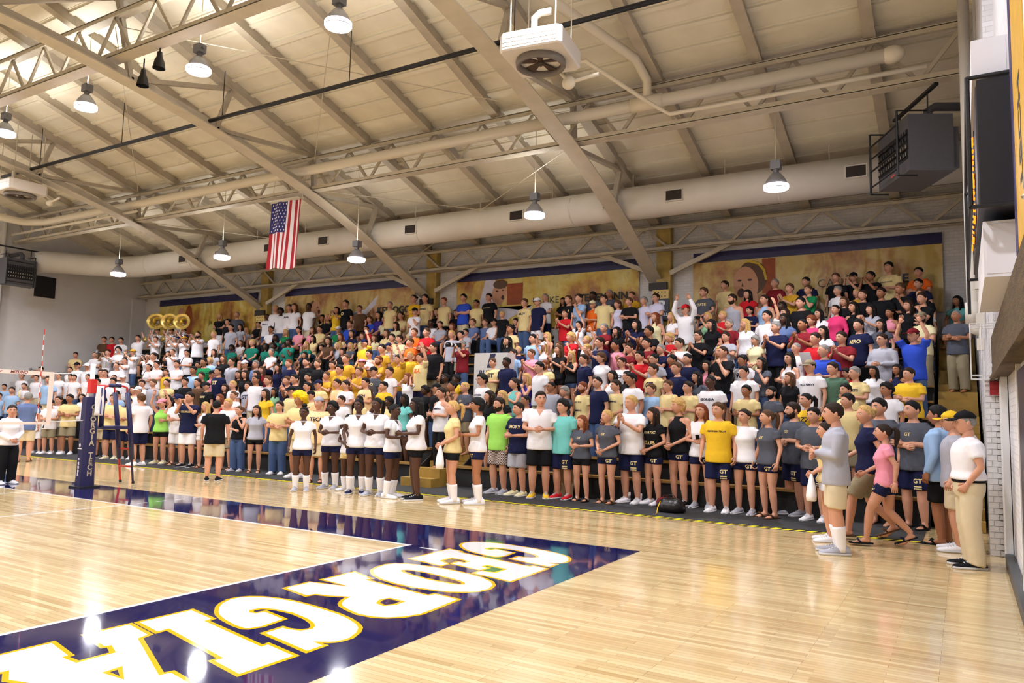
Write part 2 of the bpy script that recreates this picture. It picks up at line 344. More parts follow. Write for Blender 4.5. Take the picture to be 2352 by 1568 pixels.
# columns with knee braces
gold = mat('gold_column_paint', (178, 150, 78), 0.6, noise=0.15, nscale=6)
dark = mat('dark_plate', (44, 34, 28), 0.6); cream = mat('cream_plate', (214, 184, 110), 0.6)
for fi, x in enumerate(FX):
    c = MB().bb(x + 0.06, x + 0.48, 12.95, 13.18, 2.5, 7.2).build('column', gold); tag(c, kind='structure'); c['label'] = 'gold painted column ' + ['beside the widest player banner', 'right of the hanging flag', 'behind the band end of the stands'][fi]
    MB().bb(x - 0.14, x + 0.40, 12.86, 12.96, 5.28, 5.50).build('bolt_plate', dark, c)
    p = MB().bb(x - 0.02, x + 0.46, 12.85, 12.95, 5.02, 5.28).build('base_plate', cream, c)
    for i in range(2):
        for j in range(4): MB().tube([(x + 0.06 + 0.10 * j, 12.84, 5.09 + 0.12 * i), (x + 0.06 + 0.10 * j, 12.855, 5.09 + 0.12 * i)], 0.018, 8).build('bolt_hole', dark, p)
    for s in (-1, 1): MB().beam((x + 0.27 + s * 0.22, 12.9, 5.75), (x + 0.27 + s * 1.95, 12.9, 6.46), 0.10, 0.13).build('knee_brace', steel, c)
    MB().bb(x - 0.02, x + 0.46, 12.86, 12.95, 4.4, 5.02).build('sign_board', mat('russell_navy', (34, 36, 52), 0.5), c) if fi == 0 else None
    if fi == 0:
        wl_ = mat('sign_white', (228, 228, 232), 0.6); b = MB()
        put_text(b, 'R', 0.42, lambda u, v: (x + 0.24 + u * 1.15 + v * 0.25, 12.857, 4.80 + v), 0, 0.012)
        put_text(b, 'RUSSELL', 0.115, lambda u, v: (x + 0.23 + u, 12.857, 4.56 + v), 0, 0.003); b.build('lettering', wl_, c)
# far trunking of the duct, pipes
ductm = mat('duct_paint', (222, 217, 206), 0.55, noise=0.06, nscale=1.2, bump=0.1, bscale=8)
DP = [(6.25, 10.5, 7.2)] + [(x, 10.5, 7.2) for x in (0, -8, -16, -21.0, -22.6)] + [(-23.7, 10.25, 7.22), (-24.6, 9.6, 7.25), (-25.1, 8.9, 7.25), (-25.4, 8.2, 7.2), (-25.5, 7.9, 7.15)]
d = thing('ventilation_duct', 'fat round cream air duct hung over the stands', 'duct', (0, 10.5, 6.6))
MB().tube([(a, b - 10.5, c - 6.6) for a, b, c in DP], 0.43, 24, ref=(0, 0, 1)).build('duct_pipe', ductm, d, True)
for x in (2.4, -3.0, -8.2, -13.4, -19.0, -21.8): MB().tube([(x, 0, .6), (x + 0.05, 0, .6)], 0.442, 24, ref=(0, 0, 1)).build('duct_seam', ductm, d, True)
for x in (4.1, -0.05, -1.75, -4.6, -8.35, -12.0, -14.6, -17.2, -19.3):
    g = MB().bb(x - .23, x + .23, -.44, -.30, .41, .71).build('duct_grille', ductm, d)
    MB().bb(x - .20, x + .20, -.45, -.40, .44, .68).build('grille_opening', dark, g)
for x in np.arange(-20.5, 6, 2.4): MB().tube([(x, 0, 1.02), (x, 0, zr(10.5) - 6.6)], 0.014, 6).build('hanger_rod', steel, d)
pipem = mat('pipe_white', (228, 218, 196), 0.45)
t = thing('steam_pipe', 'thick insulated white pipe running under the middle truss', 'pipe', (0, 7.15, 8.35))
MB().tube([(5.0, 0, 0), (-23.4, 0, 0), (-24.2, -0.4, 0.0), (-24.5, -4.2, 0.1)], 0.135, 14, ref=(0, 0, 1)).build('pipe_run', pipem, t, True)
MB().ball((5.05, 0, 0), (0.22, 0.165, 0.165), 12, 8).build('pipe_valve', pipem, t, True)
MB().tube([(0.7, 0, 0), (-0.0, 0, 0)], 0.16, 14, ref=(0, 0, 1)).build('pipe_collar', pipem, t, True)
MB().tube([(0.35, 0, 0.1), (0.35, -0.05, 0.5), (0.3, -0.6, 0.75), (-0.35, -3.4, 0.9), (-0.55, -3.6, 0.9)], 0.10, 10, ref=(0, 0, 1)).build('branch_pipe', pipem, t, True)
t = thing('sprinkler_pipe', 'slim cream pipe below the round white pipe', 'pipe', (0, 7.0, 7.95))
MB().tube([(5.6, 0, 0), (0.9, 0, 0), (0.5, -0.3, 0.25), (-0.3, -1.6, 0.75), (-0.55, -1.6, 0.75)], 0.045, 8, ref=(0, 0, 1)).build('pipe_run', pipem, t, True)
MB().tube([(-17.5, 0, 0.1), (-25.5, 0, 0.1)], 0.045, 8, ref=(0, 0, 1)).build('pipe_run', pipem, t, True)
t = thing('cable_tray', 'thin black pipe hung straight across the roof', 'pipe', (0, 4.0, 8.72))
MB().tube([(6.2, 0, 0), (-20.0, 0, 0)], 0.05, 8, ref=(0, 0, 1)).build('pipe_run', black, t, True)
for x in np.arange(-17.8, 6, 4.17):
    MB().tube([(x, 0, 0), (x, 0, zr(4.0) - 8.72)], 0.010, 5).build('hanger_rod', black, t)
# roof bracing rods
br = thing('roof_bracing', 'thin crossing tie rods slung under the roof', 'tie rods', (0, 0, 8))
for a, b in (((-9.9, 7.5, 8.6), (-3.2, 1.5, 10.0)), ((-9.9, 1.5, 10.0), (-1.7, 7.5, 8.6)), ((-1.5, 7.5, 7.9), (-9.9, 12.5, 7.0)), ((-9.9, 7.5, 7.9), (-1.7, 12.5, 7.0)), ((-9.9, 12.6, 6.9), (-18.2, 7.5, 7.9)), ((-18.2, 7.5, 8.6), (-10.0, 1.5, 10.0))):
    MB().tube([(a[0], a[1], a[2] - 8), (b[0], b[1], b[2] - 8)], 0.011, 5).build('tie_rod', steel, br)
# ---------------------------------------------------------------- lamps
alu = mat('lamp_reflector', (150, 150, 152), 0.35, 0.3); hous = mat('lamp_housing', (120, 120, 124), 0.45, 0.4)
lens = mat('lamp_lens', (255, 255, 255), 0.3, emit=(245, 240, 255), estr=22.0)
def lamp_proto():
    t = thing('high_bay_lamp', 'x', 'lamp', (0, 0, 0), group='high bay lamps under the roof')
    MB().lathe([(0.245, 0.0), (0.25, 0.02), (0.235, 0.09), (0.19, 0.2), (0.12, 0.30), (0.085, 0.34), (0.02, 0.345)], 20).build('reflector', alu, t, True)
    MB().lathe([(0.01, -0.035), (0.14, -0.026), (0.22, -0.008), (0.252, 0.02), (0.25, 0.085), (0.238, 0.088), (0.01, 0.05)], 20).build('lens', lens, t, True)
    b = MB().bb(-0.10, 0.10, -0.09, 0.09, 0.42, 0.60); b.lathe([(0.06, 0.34), (0.06, 0.43)], 10); b.bb(-0.12, 0.12, -0.02, 0.02, 0.50, 0.54); b.build('ballast_housing', hous, t)
    MB().tube([(0, 0, 0.05), (0, 0, 1.75)], 0.009, 6).build('hanging_stem', steel, t)
    return t
LP = [(1, x, 2.05, 8.70, s) for x, s in ((-3.75, 'topmost lit lamp hung from the high truss'), (-7.75, 'lit high bay lamp just below the top truss, nearer the flag'), (-11.95, 'lit high bay lamp beside the two black spotlights'), (-15.75, 'half hidden lit lamp at the photo edge'))]
LP += [(1, 2.78, 8.2, 6.42, 'lit bell lamp before the duct, nearest the grey heater'), (1, -2.96, 8.2, 6.48, 'lit bell lamp before the duct, left of the tall arch'), (1, -8.85, 8.3, 5.88, 'lowest bell lamp, beside the arch behind the flag'), (1, -14.6, 8.2, 6.42, 'lit bell lamp before the duct, left of the flag'), (1, -20.3, 8.2, 6.28, 'lit bell lamp nearest the far end wall')]
LP += [(0, 0.3, 2.05, 8.7, 'lit high bay lamp on the high truss over the lettering'), (0, 4.3, 2.05, 8.7, 'lit high bay lamp on the high truss beside the wall'), (0, -19.8, 2.05, 8.7, 'lit high bay lamp on the high truss by the far wall'), (0, -23.8, 2.05, 8.7, 'lit high bay lamp on the high truss, farthest one')]
for r, (y, z) in enumerate(((-4.5, 8.6), (-10.5, 8.3), (-17.0, 6.6))):
    for i in range(6): LP.append((0, 3.4 - 5.5 * i, y, z, 'lit lamp in the %s place along the %s row across the hall' % (('first', 'second', 'third', 'fourth', 'fifth', 'sixth')[i], ('ridge', 'opposite truss', 'opposite stand')[r])))
proto = lamp_proto(); first = True; LAMPS = []
for vis, x, y, z, lab in LP:
    o = proto if first else dup(proto); first = False
    o.location = (x, y, z); o['label'] = lab; LAMPS.append(o)
    st_ = [c for c in o.children if c.name.startswith('hanging_stem')][0]; st_.scale = (1, 1, (zr(y) + .27 - z) / 1.75)
for o in LAMPS:
    li = bpy.data.lights.new('lamp_light', 'AREA'); li.shape = 'DISK'; li.size = 0.40; li.energy = LAMP_W * (0.3 if o.location.y < -9 else 2.1 if o.location.y < -2 else 0.78 if o.location.y > 5 else 1.0); li.color = (0.95, 0.955, 1.0); li.spread = math.radians(165)
    lo = bpy.data.objects.new('lamp_light', li); COL.objects.link(lo); lo.parent = o; lo.location = (0, 0, -0.06)
    if o.location.x < 0.5 and o.location.y > -5:
        up = bpy.data.lights.new('roof_fill_uplight', 'AREA'); up.shape = 'DISK'; up.size = 0.5; up.energy = LAMP_W * UPLIGHT * (0.4 if o.location.y > 5 else 1.0); up.color = (1.0, 0.98, 0.95)  # added light aimed up; over the stands it replaces bounce onto the eaves
        uo = bpy.data.objects.new('roof_fill_uplight', up); COL.objects.link(uo); uo.parent = o; uo.location = (0, 0, 0.62); uo.rotation_euler = (PI, 0, 0)
for x, y, z, lab in ((-9.15, 1.7, 8.55, 'small black spotlight hanging beneath the truss, lower one'), (-8.45, 1.6, 8.75, 'small black spotlight clamped to the arch, upper one')):
    t = thing('spotlight', lab, 'spotlight', (x, y, z), group='black spotlights on the high truss')
    MB().lathe([(0.13, 0), (0.10, 0.16), (0.06, 0.26), (0.05, 0.36), (0.01, 0.36)], 14).build('shade', black, t, True)
    MB().tube([(0, 0, 0.36), (0, 0, 0.62)], 0.015, 6).build('bracket', black, t)
# ---------------------------------------------------------------- stands
NR = 12
def seat_y(j): return 6.3 + 0.6 * (j - 1)
def foot_z(j): return 0.33 * (j - 1)
bwood = mat('bench_wood', (150, 112, 52), 0.5, noise=0.12, nscale=3, stretch=(1, 12, 12))
bedge = mat('stair_gold_paint', (158, 124, 52), 0.55, noise=0.12, nscale=5)
bdark = mat('stand_riser_dark', (24, 22, 22), 0.7)
def stand(label, x0, x1):
    t = thing('bleacher_stand', label, 'bleachers', (x0, seat_y(1), 0), group='wooden bleacher stands along the wall')
    n = max(1, round((x1 - x0) / 4.3)); w = (x1 - x0) / n
    for j in range(1, NR + 1):
        y = seat_y(j) - seat_y(1); z = 0.46 + foot_z(j)
        for i in range(n):
            MB().bb(w * i + 0.005, w * (i + 1) - 0.005, y, y + 0.27, z - 0.045, z).build('seat_board', bwood, t)
        MB().bb(0, x1 - x0, y + 0.06, y + 0.08, foot_z(j) - 0.0, z - 0.045).build('riser_board', bdark, t)
        if j > 1: MB().bb(0, x1 - x0, y - 0.31, y + 0.06, foot_z(j) - 0.04, foot_z(j)).build('foot_board', bdark, t)
    for x in (0.02, x1 - x0 - 0.02):
        b = MB(); b.prism([(0.1, 0), (0.1, 0.3), (6.7, 3.95), (6.85, 3.95), (6.85, 0)], lambda p, d: (x - 0.015 + d, p[0], p[1]), 0.03); b.build('end_panel', bdark, t)
    return t
stand('long wooden bleacher stand full of standing fans and the band', XL + 0.32, -4.95)
stand('shorter wooden bleacher stand between the aisle and the stairs', -3.85, 5.5)
def stairs(label, x0, x1, n):
    t = thing('aisle_stairs', label, 'stairs', (x0, 6.25, 0))
    for i in range(n):
        MB().bb(0, x1 - x0, 0.3 * i, 0.3 * i + 0.62 if i < n - 1 else 0.3 * i + 0.4, 0.165 * (i + 1) - 0.16, 0.165 * (i + 1)).build('step', bedge, t)
    return t
stairs('gold painted stairs climbing beside the white brick wall', 5.56, 6.25, 22)
stairs('gold painted aisle stairs between the two stands', -4.9, -3.9, 22)
st = thing('wooden_step', 'low gold wooden step at the foot of the aisle', 'step', (-4.35, 5.62, 0))
MB().bb(-.42, .42, 0, .3, 0, .2).build('lower_tread', bedge, st); MB().bb(-.42, .42, .3, .6, 0, .4).build('upper_tread', bedge, st)
# sign box at the aisle
sw = mat('sign_white_board', (205, 202, 200), 0.55, noise=0.04); sn = mat('sign_ink', (30, 32, 70), 0.5)
t = thing('sign_box', 'white board with a navy slanted logo and sponsor lettering', 'sign', (-4.35, 8.55, 2.3))
MB().bb(-.5, .5, 0, .35, -1.0, .88).build('board', sw, t)
b = MB(); b.prism([(-.16, .50), (.0, .50), (.10, .86), (-.06, .86)], lambda p, d: (p[0] + .05, -0.006 + d, p[1]), 0.006)
put_text(b, 'RUSSELL', 0.19, lambda u, v: (u + v * 0.2, -0.006, 0.36 + v), 0, 0.006); put_text(b, 'ATHLETIC', 0.13, lambda u, v: (u + v * 0.2, -0.006, 0.20 + v), 0, 0.002, 1.15); b.build('lettering', sn, t)
# black mat and hazard tape
m = MB().bb(-25.9, 5.45, 4.66, 6.34, 0, 0.012).build('floor_mat', mat('black_rubber_mat', (42, 43, 46), 0.75, noise=0.2, nscale=30)); tag(m, 'long black rubber mat in front of the first bench', 'mat')
ht = MB().bb(-25.9, 5.45, 4.50, 4.655, 0, 0.004).build('hazard_tape', mat('tape_black', (20, 20, 20), 0.5)); tag(ht, 'black and yellow striped hazard tape along the mat', 'tape')
sm = MB().prism([(0, 0), (0.095, 0), (0.155, 0.15), (0.06, 0.15)], lambda p, d: (p[0], 4.5025 + p[1], 0.003 + d), 0.003).mesh('stripe', [mat('tape_yellow', (240, 220, 30), 0.5)])
x = -25.85
while x < 5.3: obj('stripe', sm, ht, (x, 0, 0)); x += 0.172
# ---------------------------------------------------------------- volleyball net
nav = mat('navy_vinyl', (30, 30, 78), 0.4, noise=0.1, nscale=6); redm = mat('red_tube', (206, 40, 36), 0.35); pinkw = mat('net_tape_cloth', (240, 216, 206), 0.7)
wht = mat('white_cloth', (236, 232, 234), 0.8, bump=0.2, bscale=30)
t = thing('net_post', 'navy padded net post lettered down its side', 'post', (-9.0, 1.0, 0))
pad = MB(); s = 0.135
pad.loft([[(a * k, b_ * k, z) for a, b_ in ((-s, -s + .05), (-s + .05, -s), (s - .05, -s), (s, -s + .05), (s, s - .05), (s - .05, s), (-s + .05, s), (-s, s - .05))] for z, k in ((0.02, 1.08), (0.35, 1.0), (1.72, 0.94), (1.78, 0.9))])
pad = pad.build('post_pad', nav, t); MB().bb(-.2, .2, -.2, .2, 0, .03).build('base_plate', black, t)
MB().tube([(0, 0, 1.7), (0, 0, 2.45)], 0.045, 10).build('post_tube', wht, t, True); MB().bb(-.055, .075, -.06, .06, 1.86, 2.14).build('tensioner', redm, t)
b = MB()
for i, ch in enumerate('GEORGIA TECH'): 
    if ch != ' ': put_text(b, ch, 0.145, lambda u, v: (s + .004, u, 1.58 - i * 0.118 + v), 0, 0.005)
b.build('side_lettering', mat('pad_letter', (186, 172, 150), 0.6), pad)
b = MB()
for i, ch in enumerate('senoh'): put_text(b, ch, 0.10, lambda u, v: (-.02 + u, -s - .004, 0.56 - i * 0.075 + v), 0, 0.006)
b.ball((-.02, -s - .002, .83), (.028, .004, .04), 10, 6); b.bb(-.09, .05, -s - .006, -s - .003, .755, .775); b.build('maker_lettering', wht, pad)
net = thing('volleyball_net', 'volleyball net with pale tapes stretched from the navy post', 'net', (-9.0, 0, 1.24))
tb = MB().bb(-.012, .012, -9.3, .25, .93, 1.0).build('top_tape', pinkw, net); MB().bb(-.01, .01, -9.3, .25, 0, .05).build('bottom_tape', pinkw, net); MB().bb(-.011, .011, .17, .25, .05, .93).build('side_tape', pinkw, net)
b = MB(); put_text(b, 'MIZUNO', .075, lambda u, v: (.0135, u - .38 + v * .2, .965 + v), 0, .003); b.prism([(-.78, .95), (-.70, .955), (-.66, .985), (-.73, .97)], lambda p, d: (.0125 + d, p[0], p[1]), .002)
b.build('tape_lettering', mat('tape_ink', (120, 60, 60), .6), tb)
b = MB()
for i in range(95): b.bb(-.0004, .0004, -9.25 + i * .1, -9.2493 + i * .1, .03, .96)
for i in range(9): b.bb(-.0004, .0004, -9.3, .2, .1 + i * .095, .1007 + i * .095)
tag(b.build('net_mesh', mat('net_string', (150, 150, 156), .7), net), kind='stuff')
MB().tube([(0, .25, .97), (0, .95, 1.02)], .008, 5).build('top_cord', wht, net); MB().tube([(0, .25, .05), (0, .95, .08)], .008, 5).build('bottom_cord', wht, net)
b = thing('net_antenna', 'red and white striped rod standing up from the net', 'antenna', (-9.0, 0, 1.24))
for i in range(18): MB().tube([(0.02, 0, .1 * i), (0.02, 0, .1 * i + .1)], .007, 6).build('band', (redm if i % 2 else wht), b)
b = thing('towel', 'white towel with a blue stripe draped over the net post', 'towel', (-8.83, 1.06, 1.62))
b.scale = (.8, .62, .62)
tw = MB()
for side in (0,):
    rings = [[(.0 + .02 * math.sin(9 * v + i) + i * .015, -.09 - .04 * (1 - v) + (.18 + .08 * (1 - v)) * i / 4, -.32 + v * .95) for i in range(5)] for v in np.linspace(0, 1, 9)]
    tw.loft([r + [(p[0] + .03, p[1], p[2]) for p in reversed(r)] for r in rings])
tw.build('cloth', wht, b, True); MB().box((.075, .03, .15), (.02, .03, .85)).build('stripe', mat('towel_blue', (60, 70, 130), .8), b)
# referee stand
t = thing('referee_stand', 'navy and red padded referee ladder standing beyond the net post', 'ladder', (-9.27, 1.7, 0))
for x in (-.22, .23):
    MB().tube([(x, .35, .0), (x, .22, 1.0), (x, .09, 1.95)], .024, 8).build('leg', redm if x < 0 else nav, t, True)
    MB().tube([(x, .29, .5), (x, .2, 1.2), (x, .09, 1.9)], .05, 8).build('leg_pad', nav, t, True)
    MB().tube([(x, .35, 0), (x, .35, .05)], .03, 8).build('rubber_foot', black, t)
    MB().tube([(x * .8, -.40, 1.18), (x * .8, -.40, 1.95)], .048, 8).build('front_post', nav, t, True)
    MB().tube([(x * .8, -.40, 1.9), (x * .8, -.38, 2.0), (x * .8, -.30, 2.03), (x, -.02, 2.03), (x, .07, 2.0), (x, .09, 1.88)], .020, 8).build('hand_rail', redm, t, True)
MB().bb(-.26, .27, -.42, .24, 1.14, 1.2).build('platform', nav, t); MB().tube([(.2, -.3, 2.035), (.22, -.06, 2.035)], .04, 8).build('rail_pad', nav, t, True)
for z in (.35, .72): MB().tube([(-.22, .3 - .05 * z, z), (.23, .3 - .05 * z, z)], .018, 8).build('rung', redm, t, True)
MB().tube([(-.18, -.40, 1.2), (-.18, -.42, .9), (.0, -.6, .6)], .02, 6).build('stay_bar', nav, t, True)
# ---------------------------------------------------------------- heaters, fans
hgrey = mat('heater_grey', (84, 84, 90), 0.45, noise=0.05); hdark = mat('heater_dark', (16, 16, 18), 0.5); chrome = mat('bright_fin', (190, 185, 175), 0.3, 0.6)
def heater(label, loc, rz, w, d, h):
    t = thing('unit_heater', label, 'heater', loc, rz, group='suspended grey unit heaters')       # front faces -y, base at z 0
    MB().bb(-w / 2, w / 2, 0, d, 0, h).build('cabinet', hgrey, t); MB().bb(-w / 2 + .1, w / 2 - .1, d, d + .14, .08, h * .8).build('motor_box', hgrey, t)
    MB().bb(-w / 2 + .04, w / 2 - .04, -.012, .01, h * .22, h * .74).build('grille_opening', hdark, t)
    for r in range(4):
        fin = MB().bb(-w / 2 + .04, w / 2 - .04, -.03, -.012, h * (.26 + .13 * r), h * (.26 + .13 * r) + .02).build('louvre', hdark, t)
        f = MB()
        for i in range(12): f.bb(-w / 2 + .08 + (w - .18) * i / 11, -w / 2 + .105 + (w - .18) * i / 11, -.028, -.02, h * (.28 + .13 * r), h * (.34 + .13 * r))
        f.build('fin_row', chrome if r in (0, 1) else hgrey, fin)
    g = MB()
    for x in (-w / 2 - .04, w / 2 - .15): g.tube([(x, -.14, -.05), (x, -.14, h + .12)], .022, 6); g.tube([(x, -.14, h + .12), (x, .4, h + .12)], .016, 6); g.tube([(x, -.14, -.05), (x, .2, -.05)], .016, 6)
    for z in (.08, h * .38, h * .62, h * .86): g.tube([(-w / 2 - .04, -.14, z), (w / 2 - .15, -.14, z)], .018, 6)
    g.build('guard_frame', hdark, t)
    put = MB(); put.bb(-.10, .08, -.006, 0, h * .08, h * .12); put.build('maker_plate', mat('plate_red', (190, 90, 80), .5), t)
    for x in (-w / 2 + .1, w / 2 - .1): MB().tube([(x, d * .5, h), (x, d * .5, h + .42)], .012, 6).build('hanger_rod', hdark, t)
    MB().beam((-w / 2 - .15, d * .5, h + .45), (w / 2 + .25, d * .5, h + .45), .07, .05).build('hanging_channel', hdark, t)
    MB().tube([(w * .18, d * .7, h), (w * .18, d * .7, h + .22), (w * .18, d * .7 + .12, h + .30), (w * .18, d + .9, h + .30)], .08, 12).build('flue_pipe', hgrey, t, True)
    return t
A, B = Vector((5.28, 7.3)), Vector((4.68, 8.5))
heater('large grey unit heater hung beside the scoreboard wall', (4.98 + .0, 7.9, 6.2), math.atan2(-1.2, .6), 1.34, .78, 1.05)
heater('grey unit heater with glinting fins on the far end wall', (-25.0, 7.2, 6.08), math.radians(90), 1.1, .6, 1.0)
MB_ = MB().bb(XL + .0, XL + .07, 8.35, 9.15, 5.9, 6.75).build('wall_panel', hdark); tag(MB_, 'black square panel on the end wall below the heater', 'panel')
fanw = mat('fan_white', (224, 216, 206), .5); rubber = mat('fan_ring', (120, 112, 104), .5); blade = mat('fan_blade', (70, 52, 42), .5)
def fan(label, loc, rz):
    t = thing('ceiling_fan_heater', label, 'fan heater', loc, rz, group='white square fan heaters under the roof')
    b = MB(); h = .32
    b.loft([[(x * k, y * k, z) for x, y in ((-.55, -.48), (-.48, -.55), (.48, -.55), (.55, -.48), (.55, .48), (.48, .55), (-.48, .55), (-.55, .48))] for z, k in ((0, .97), (.03, 1), (h - .03, 1), (h, .97))]); b.build('casing', fanw, t)
    for i in range(3): MB().bb(-.47, .47, -.556, -.55, .07 + .07 * i, .09 + .07 * i).build('casing_rib', fanw, t)
    MB().lathe([(.40, -.11), (.42, -.10), (.43, -.04), (.42, .01), (.36, .01), (.345, -.10), (.40, -.11)], 28).build('fan_ring', rubber, t, True)
    MB().lathe([(.36, .003), (.01, .003)], 24).build('fan_opening', hdark, t)
    for i in range(5):
        a = 2 * PI * i / 5; R = Matrix.Rotation(a, 3, 'Z')
        MB().add([R @ Vector(p) for p in ((.05, -.03, -.03), (.33, -.09, -.05), (.33, .09, -.015), (.05, .03, -.02), (.05, -.03, -.025), (.33, -.09, -.045), (.33, .09, -.010), (.05, .03, -.015))], [(0, 1, 2, 3), (7, 6, 5, 4), (0, 4, 5, 1), (1, 5, 6, 2), (2, 6, 7, 3), (3, 7, 4, 0)]).build('fan_blade', blade, t)
    MB().ball((0, 0, -.03), .06, 10, 6).build('hub', blade, t, True)
    for x, y in ((-.4, -.4), (.4, -.4), (.4, .4), (-.4, .4)): MB().tube([(x, y, h), (x, y, zr(loc[1]) + .1 - loc[2])], .012, 6).build('hanger_rod', steel, t)
    MB().tube([(-.05, -.2, h), (-.05, -.2, h + .35), (.05, -.2, h + .42), (.25, -.2, h + .42)], .06, 8).build('supply_pipe', pipem, t, True)
    v = MB().ball((.25, .75, -.10), (.13, .10, .12), 10, 6); v.tube([(.1, .6, .1), (.25, .75, -.1), (.8, .75, -.02)], .035, 8); v.build('valve', pipem, t, True)
    return t
fan('square white fan heater hung beside the tall arch', (.0, 3.05, 7.62), math.radians(8))
fan('square white fan heater at the photo edge, near the end wall', (-18.6, 3.9, 7.95), math.radians(0))
# ---------------------------------------------------------------- flag
fr_, fw_, fb_ = mat('flag_red', (170, 30, 44), .8), mat('flag_white', (236, 230, 236), .8), mat('flag_blue', (44, 44, 110), .8)
t = thing('flag', 'American flag hanging upright from the arched frame', 'flag', (-11.35, 7.3, 5.65))
FWd, FHt = 1.26, 1.97
def fy(u, v): return 0.05 * math.sin(u * 9 + 1.2 * v) * (1 - 0.75 * v) + 0.03 * math.sin(u * 17)
def fpt(u, v, d=0): return (u * FWd + (v - 1) * 0.10 - 0.03 * (1 - v) * u, fy(u, v) - d, v * FHt + 0.04 * math.sin(u * 7) * (1 - v))
def strip(u0, u1, v0, v1, d, nu, nv):
    b = MB()
    for dd in (d, d - 0.004):
        o = len(b.v); b.v += [fpt(u0 + (u1 - u0) * i / nu, v0 + (v1 - v0) * j / nv, dd) for j in range(nv + 1) for i in range(nu + 1)]
        for j in range(nv):
            for i in range(nu):
                a = o + j * (nu + 1) + i; b.f.append((a, a + 1, a + nu + 2, a + nu + 1)); b.m.append(0)
    return b
for i in range(13): strip(i / 13, (i + 1) / 13, 0, 1 if i > 6 else .54, 0, 3, 14).build('stripe', fr_ if i % 2 == 0 else fw_, t, True)
un = strip(0, 7 / 13, .54, 1, 0.002, 10, 8).build('union', fb_, t, True)
star = MB(); 
star.prism([((.034 if k % 2 == 0 else .014) * math.sin(PI * k / 5), (.034 if k % 2 == 0 else .014) * math.cos(PI * k / 5)) for k in range(10)], lambda p, d: (p[0], -d, p[1]), .003); stm = star.mesh('star', [fw_])
for r in range(9):
    for c in range(6 if r % 2 == 0 else 5):
        u = (7 / 13) * ((c + .5 + (0 if r % 2 == 0 else .5)) / 6); v = 1 - .46 * (r + .7) / 9.4; p = fpt(u, v, .006); obj('star', stm, un, p)
MB().beam((-.06, 0, FHt + .01), (FWd + .05, 0, FHt + .01), .03, .03).build('flag_rod', steel, t); 
for x in (0.0, FWd): MB().tube([(x, 0, FHt), (x, 0.1, 8.4 - 5.65)], .006, 5).build('flag_cord', steel, t)
# ---------------------------------------------------------------- banners
def banner_mat(seed, warm):
    m = bpy.data.materials.new('banner_print_%d' % seed); m.use_nodes = True; nt = m.node_tree; N = nt.nodes.new; L = nt.links.new; b = nt.nodes['Principled BSDF']
    tc = N('ShaderNodeTexCoord'); mp = N('ShaderNodeMapping'); mp.inputs['Location'].default_value = (seed * 3.7, seed, 0); mp.inputs['Scale'].default_value = (.8, 1, .75); L(tc.outputs['Object'], mp.inputs[0])
    n = N('ShaderNodeTexNoise'); n.inputs['Scale'].default_value = 1.1; n.inputs['Detail'].default_value = 7; n.inputs['Roughness'].default_value = .62; L(mp.outputs[0], n.inputs['Vector'])
    r = N('ShaderNodeValToRGB'); L(n.outputs['Fac'], r.inputs[0]); e = r.color_ramp.elements
    cols = [(0.30, (112, 52, 30)), (0.42, (172, 120, 66)), (0.50, (190, 154, 84)), (0.58, (204, 178, 104)), (0.70, (196, 166, 82))]
    if warm: cols = [(0.32, (140, 66, 34)), (0.44, (188, 142, 58)), (0.52, (210, 180, 74)), (0.62, (218, 202, 124)), (0.74, (192, 162, 60))]
    e[0].position, e[0].color = cols[0][0], lin(cols[0][1]); e[1].position, e[1].color = cols[-1][0], lin(cols[-1][1])
    for p, c in cols[1:-1]: q = e.new(p); q.color = lin(c)
    L(r.outputs[0], b.inputs['Base Color']); b.inputs['Roughness'].default_value = .38
    w = N('ShaderNodeTexWave'); w.inputs['Scale'].default_value = .9; w.inputs['Distortion'].default_value = 9; w.inputs['Detail'].default_value = 2; L(tc.outputs['Object'], w.inputs['Vector'])
    bp = N('ShaderNodeBump'); bp.inputs['Strength'].default_value = .35; bp.inputs['Distance'].default_value = .06; L(w.outputs['Fac'], bp.inputs['Height']); L(bp.outputs[0], b.inputs['Normal'])
    return m
bnavy = mat('banner_navy', (36, 34, 78), .4, bump=.4, bscale=4); bink = mat('banner_ink', (52, 46, 40), .6); bskin = mat('print_skin', (198, 146, 112), .6, noise=.06); bhair = mat('print_hair', (92, 64, 44), .6, noise=.1, nscale=8); bjer = mat('print_jersey', (206, 202, 214), .6, noise=.08, nscale=5); bmouth = mat('print_dark', (70, 34, 34), .6); bgold = mat('print_gold', (206, 170, 40), .6); brust = mat('print_rust', (150, 70, 26), .6, noise=.2, nscale=4)
def ell(cx, cz, rx, rz, a=0, n=22): return [(cx + rx * math.cos(2 * PI * k / n) * math.cos(a) - rz * math.sin(2 * PI * k / n) * math.sin(a), cz + rx * math.cos(2 * PI * k / n) * math.sin(a) + rz * math.sin(2 * PI * k / n) * math.cos(a)) for k in range(n)]
def banner(label, seed, x0, x1, shapes, texts, warm=False):
    t = thing('wall_banner', label, 'banner', (x0, 13.12, 4.35)); W, H = x1 - x0, 1.95
    MB().bb(0, W, 0, .03, 0, H - .28).build('printed_sheet', banner_mat(seed, warm), t); MB().bb(0, W, -.006, .034, H - .28, H).build('top_band', bnavy, t)
    for i, (mm, poly) in enumerate(shapes): MB().prism(poly, lambda p, d: (p[0], -.0005 - .0012 * (i + 1) - .0 + d, p[1]), .0011).build('printed_figure', mm, t)
    for tx, sz, x, z, bo in texts: put_text(MB(), tx, sz, lambda u, v: (x + u, -.024, z + v), 0, bo).build('printed_name', bink, t)
    return t
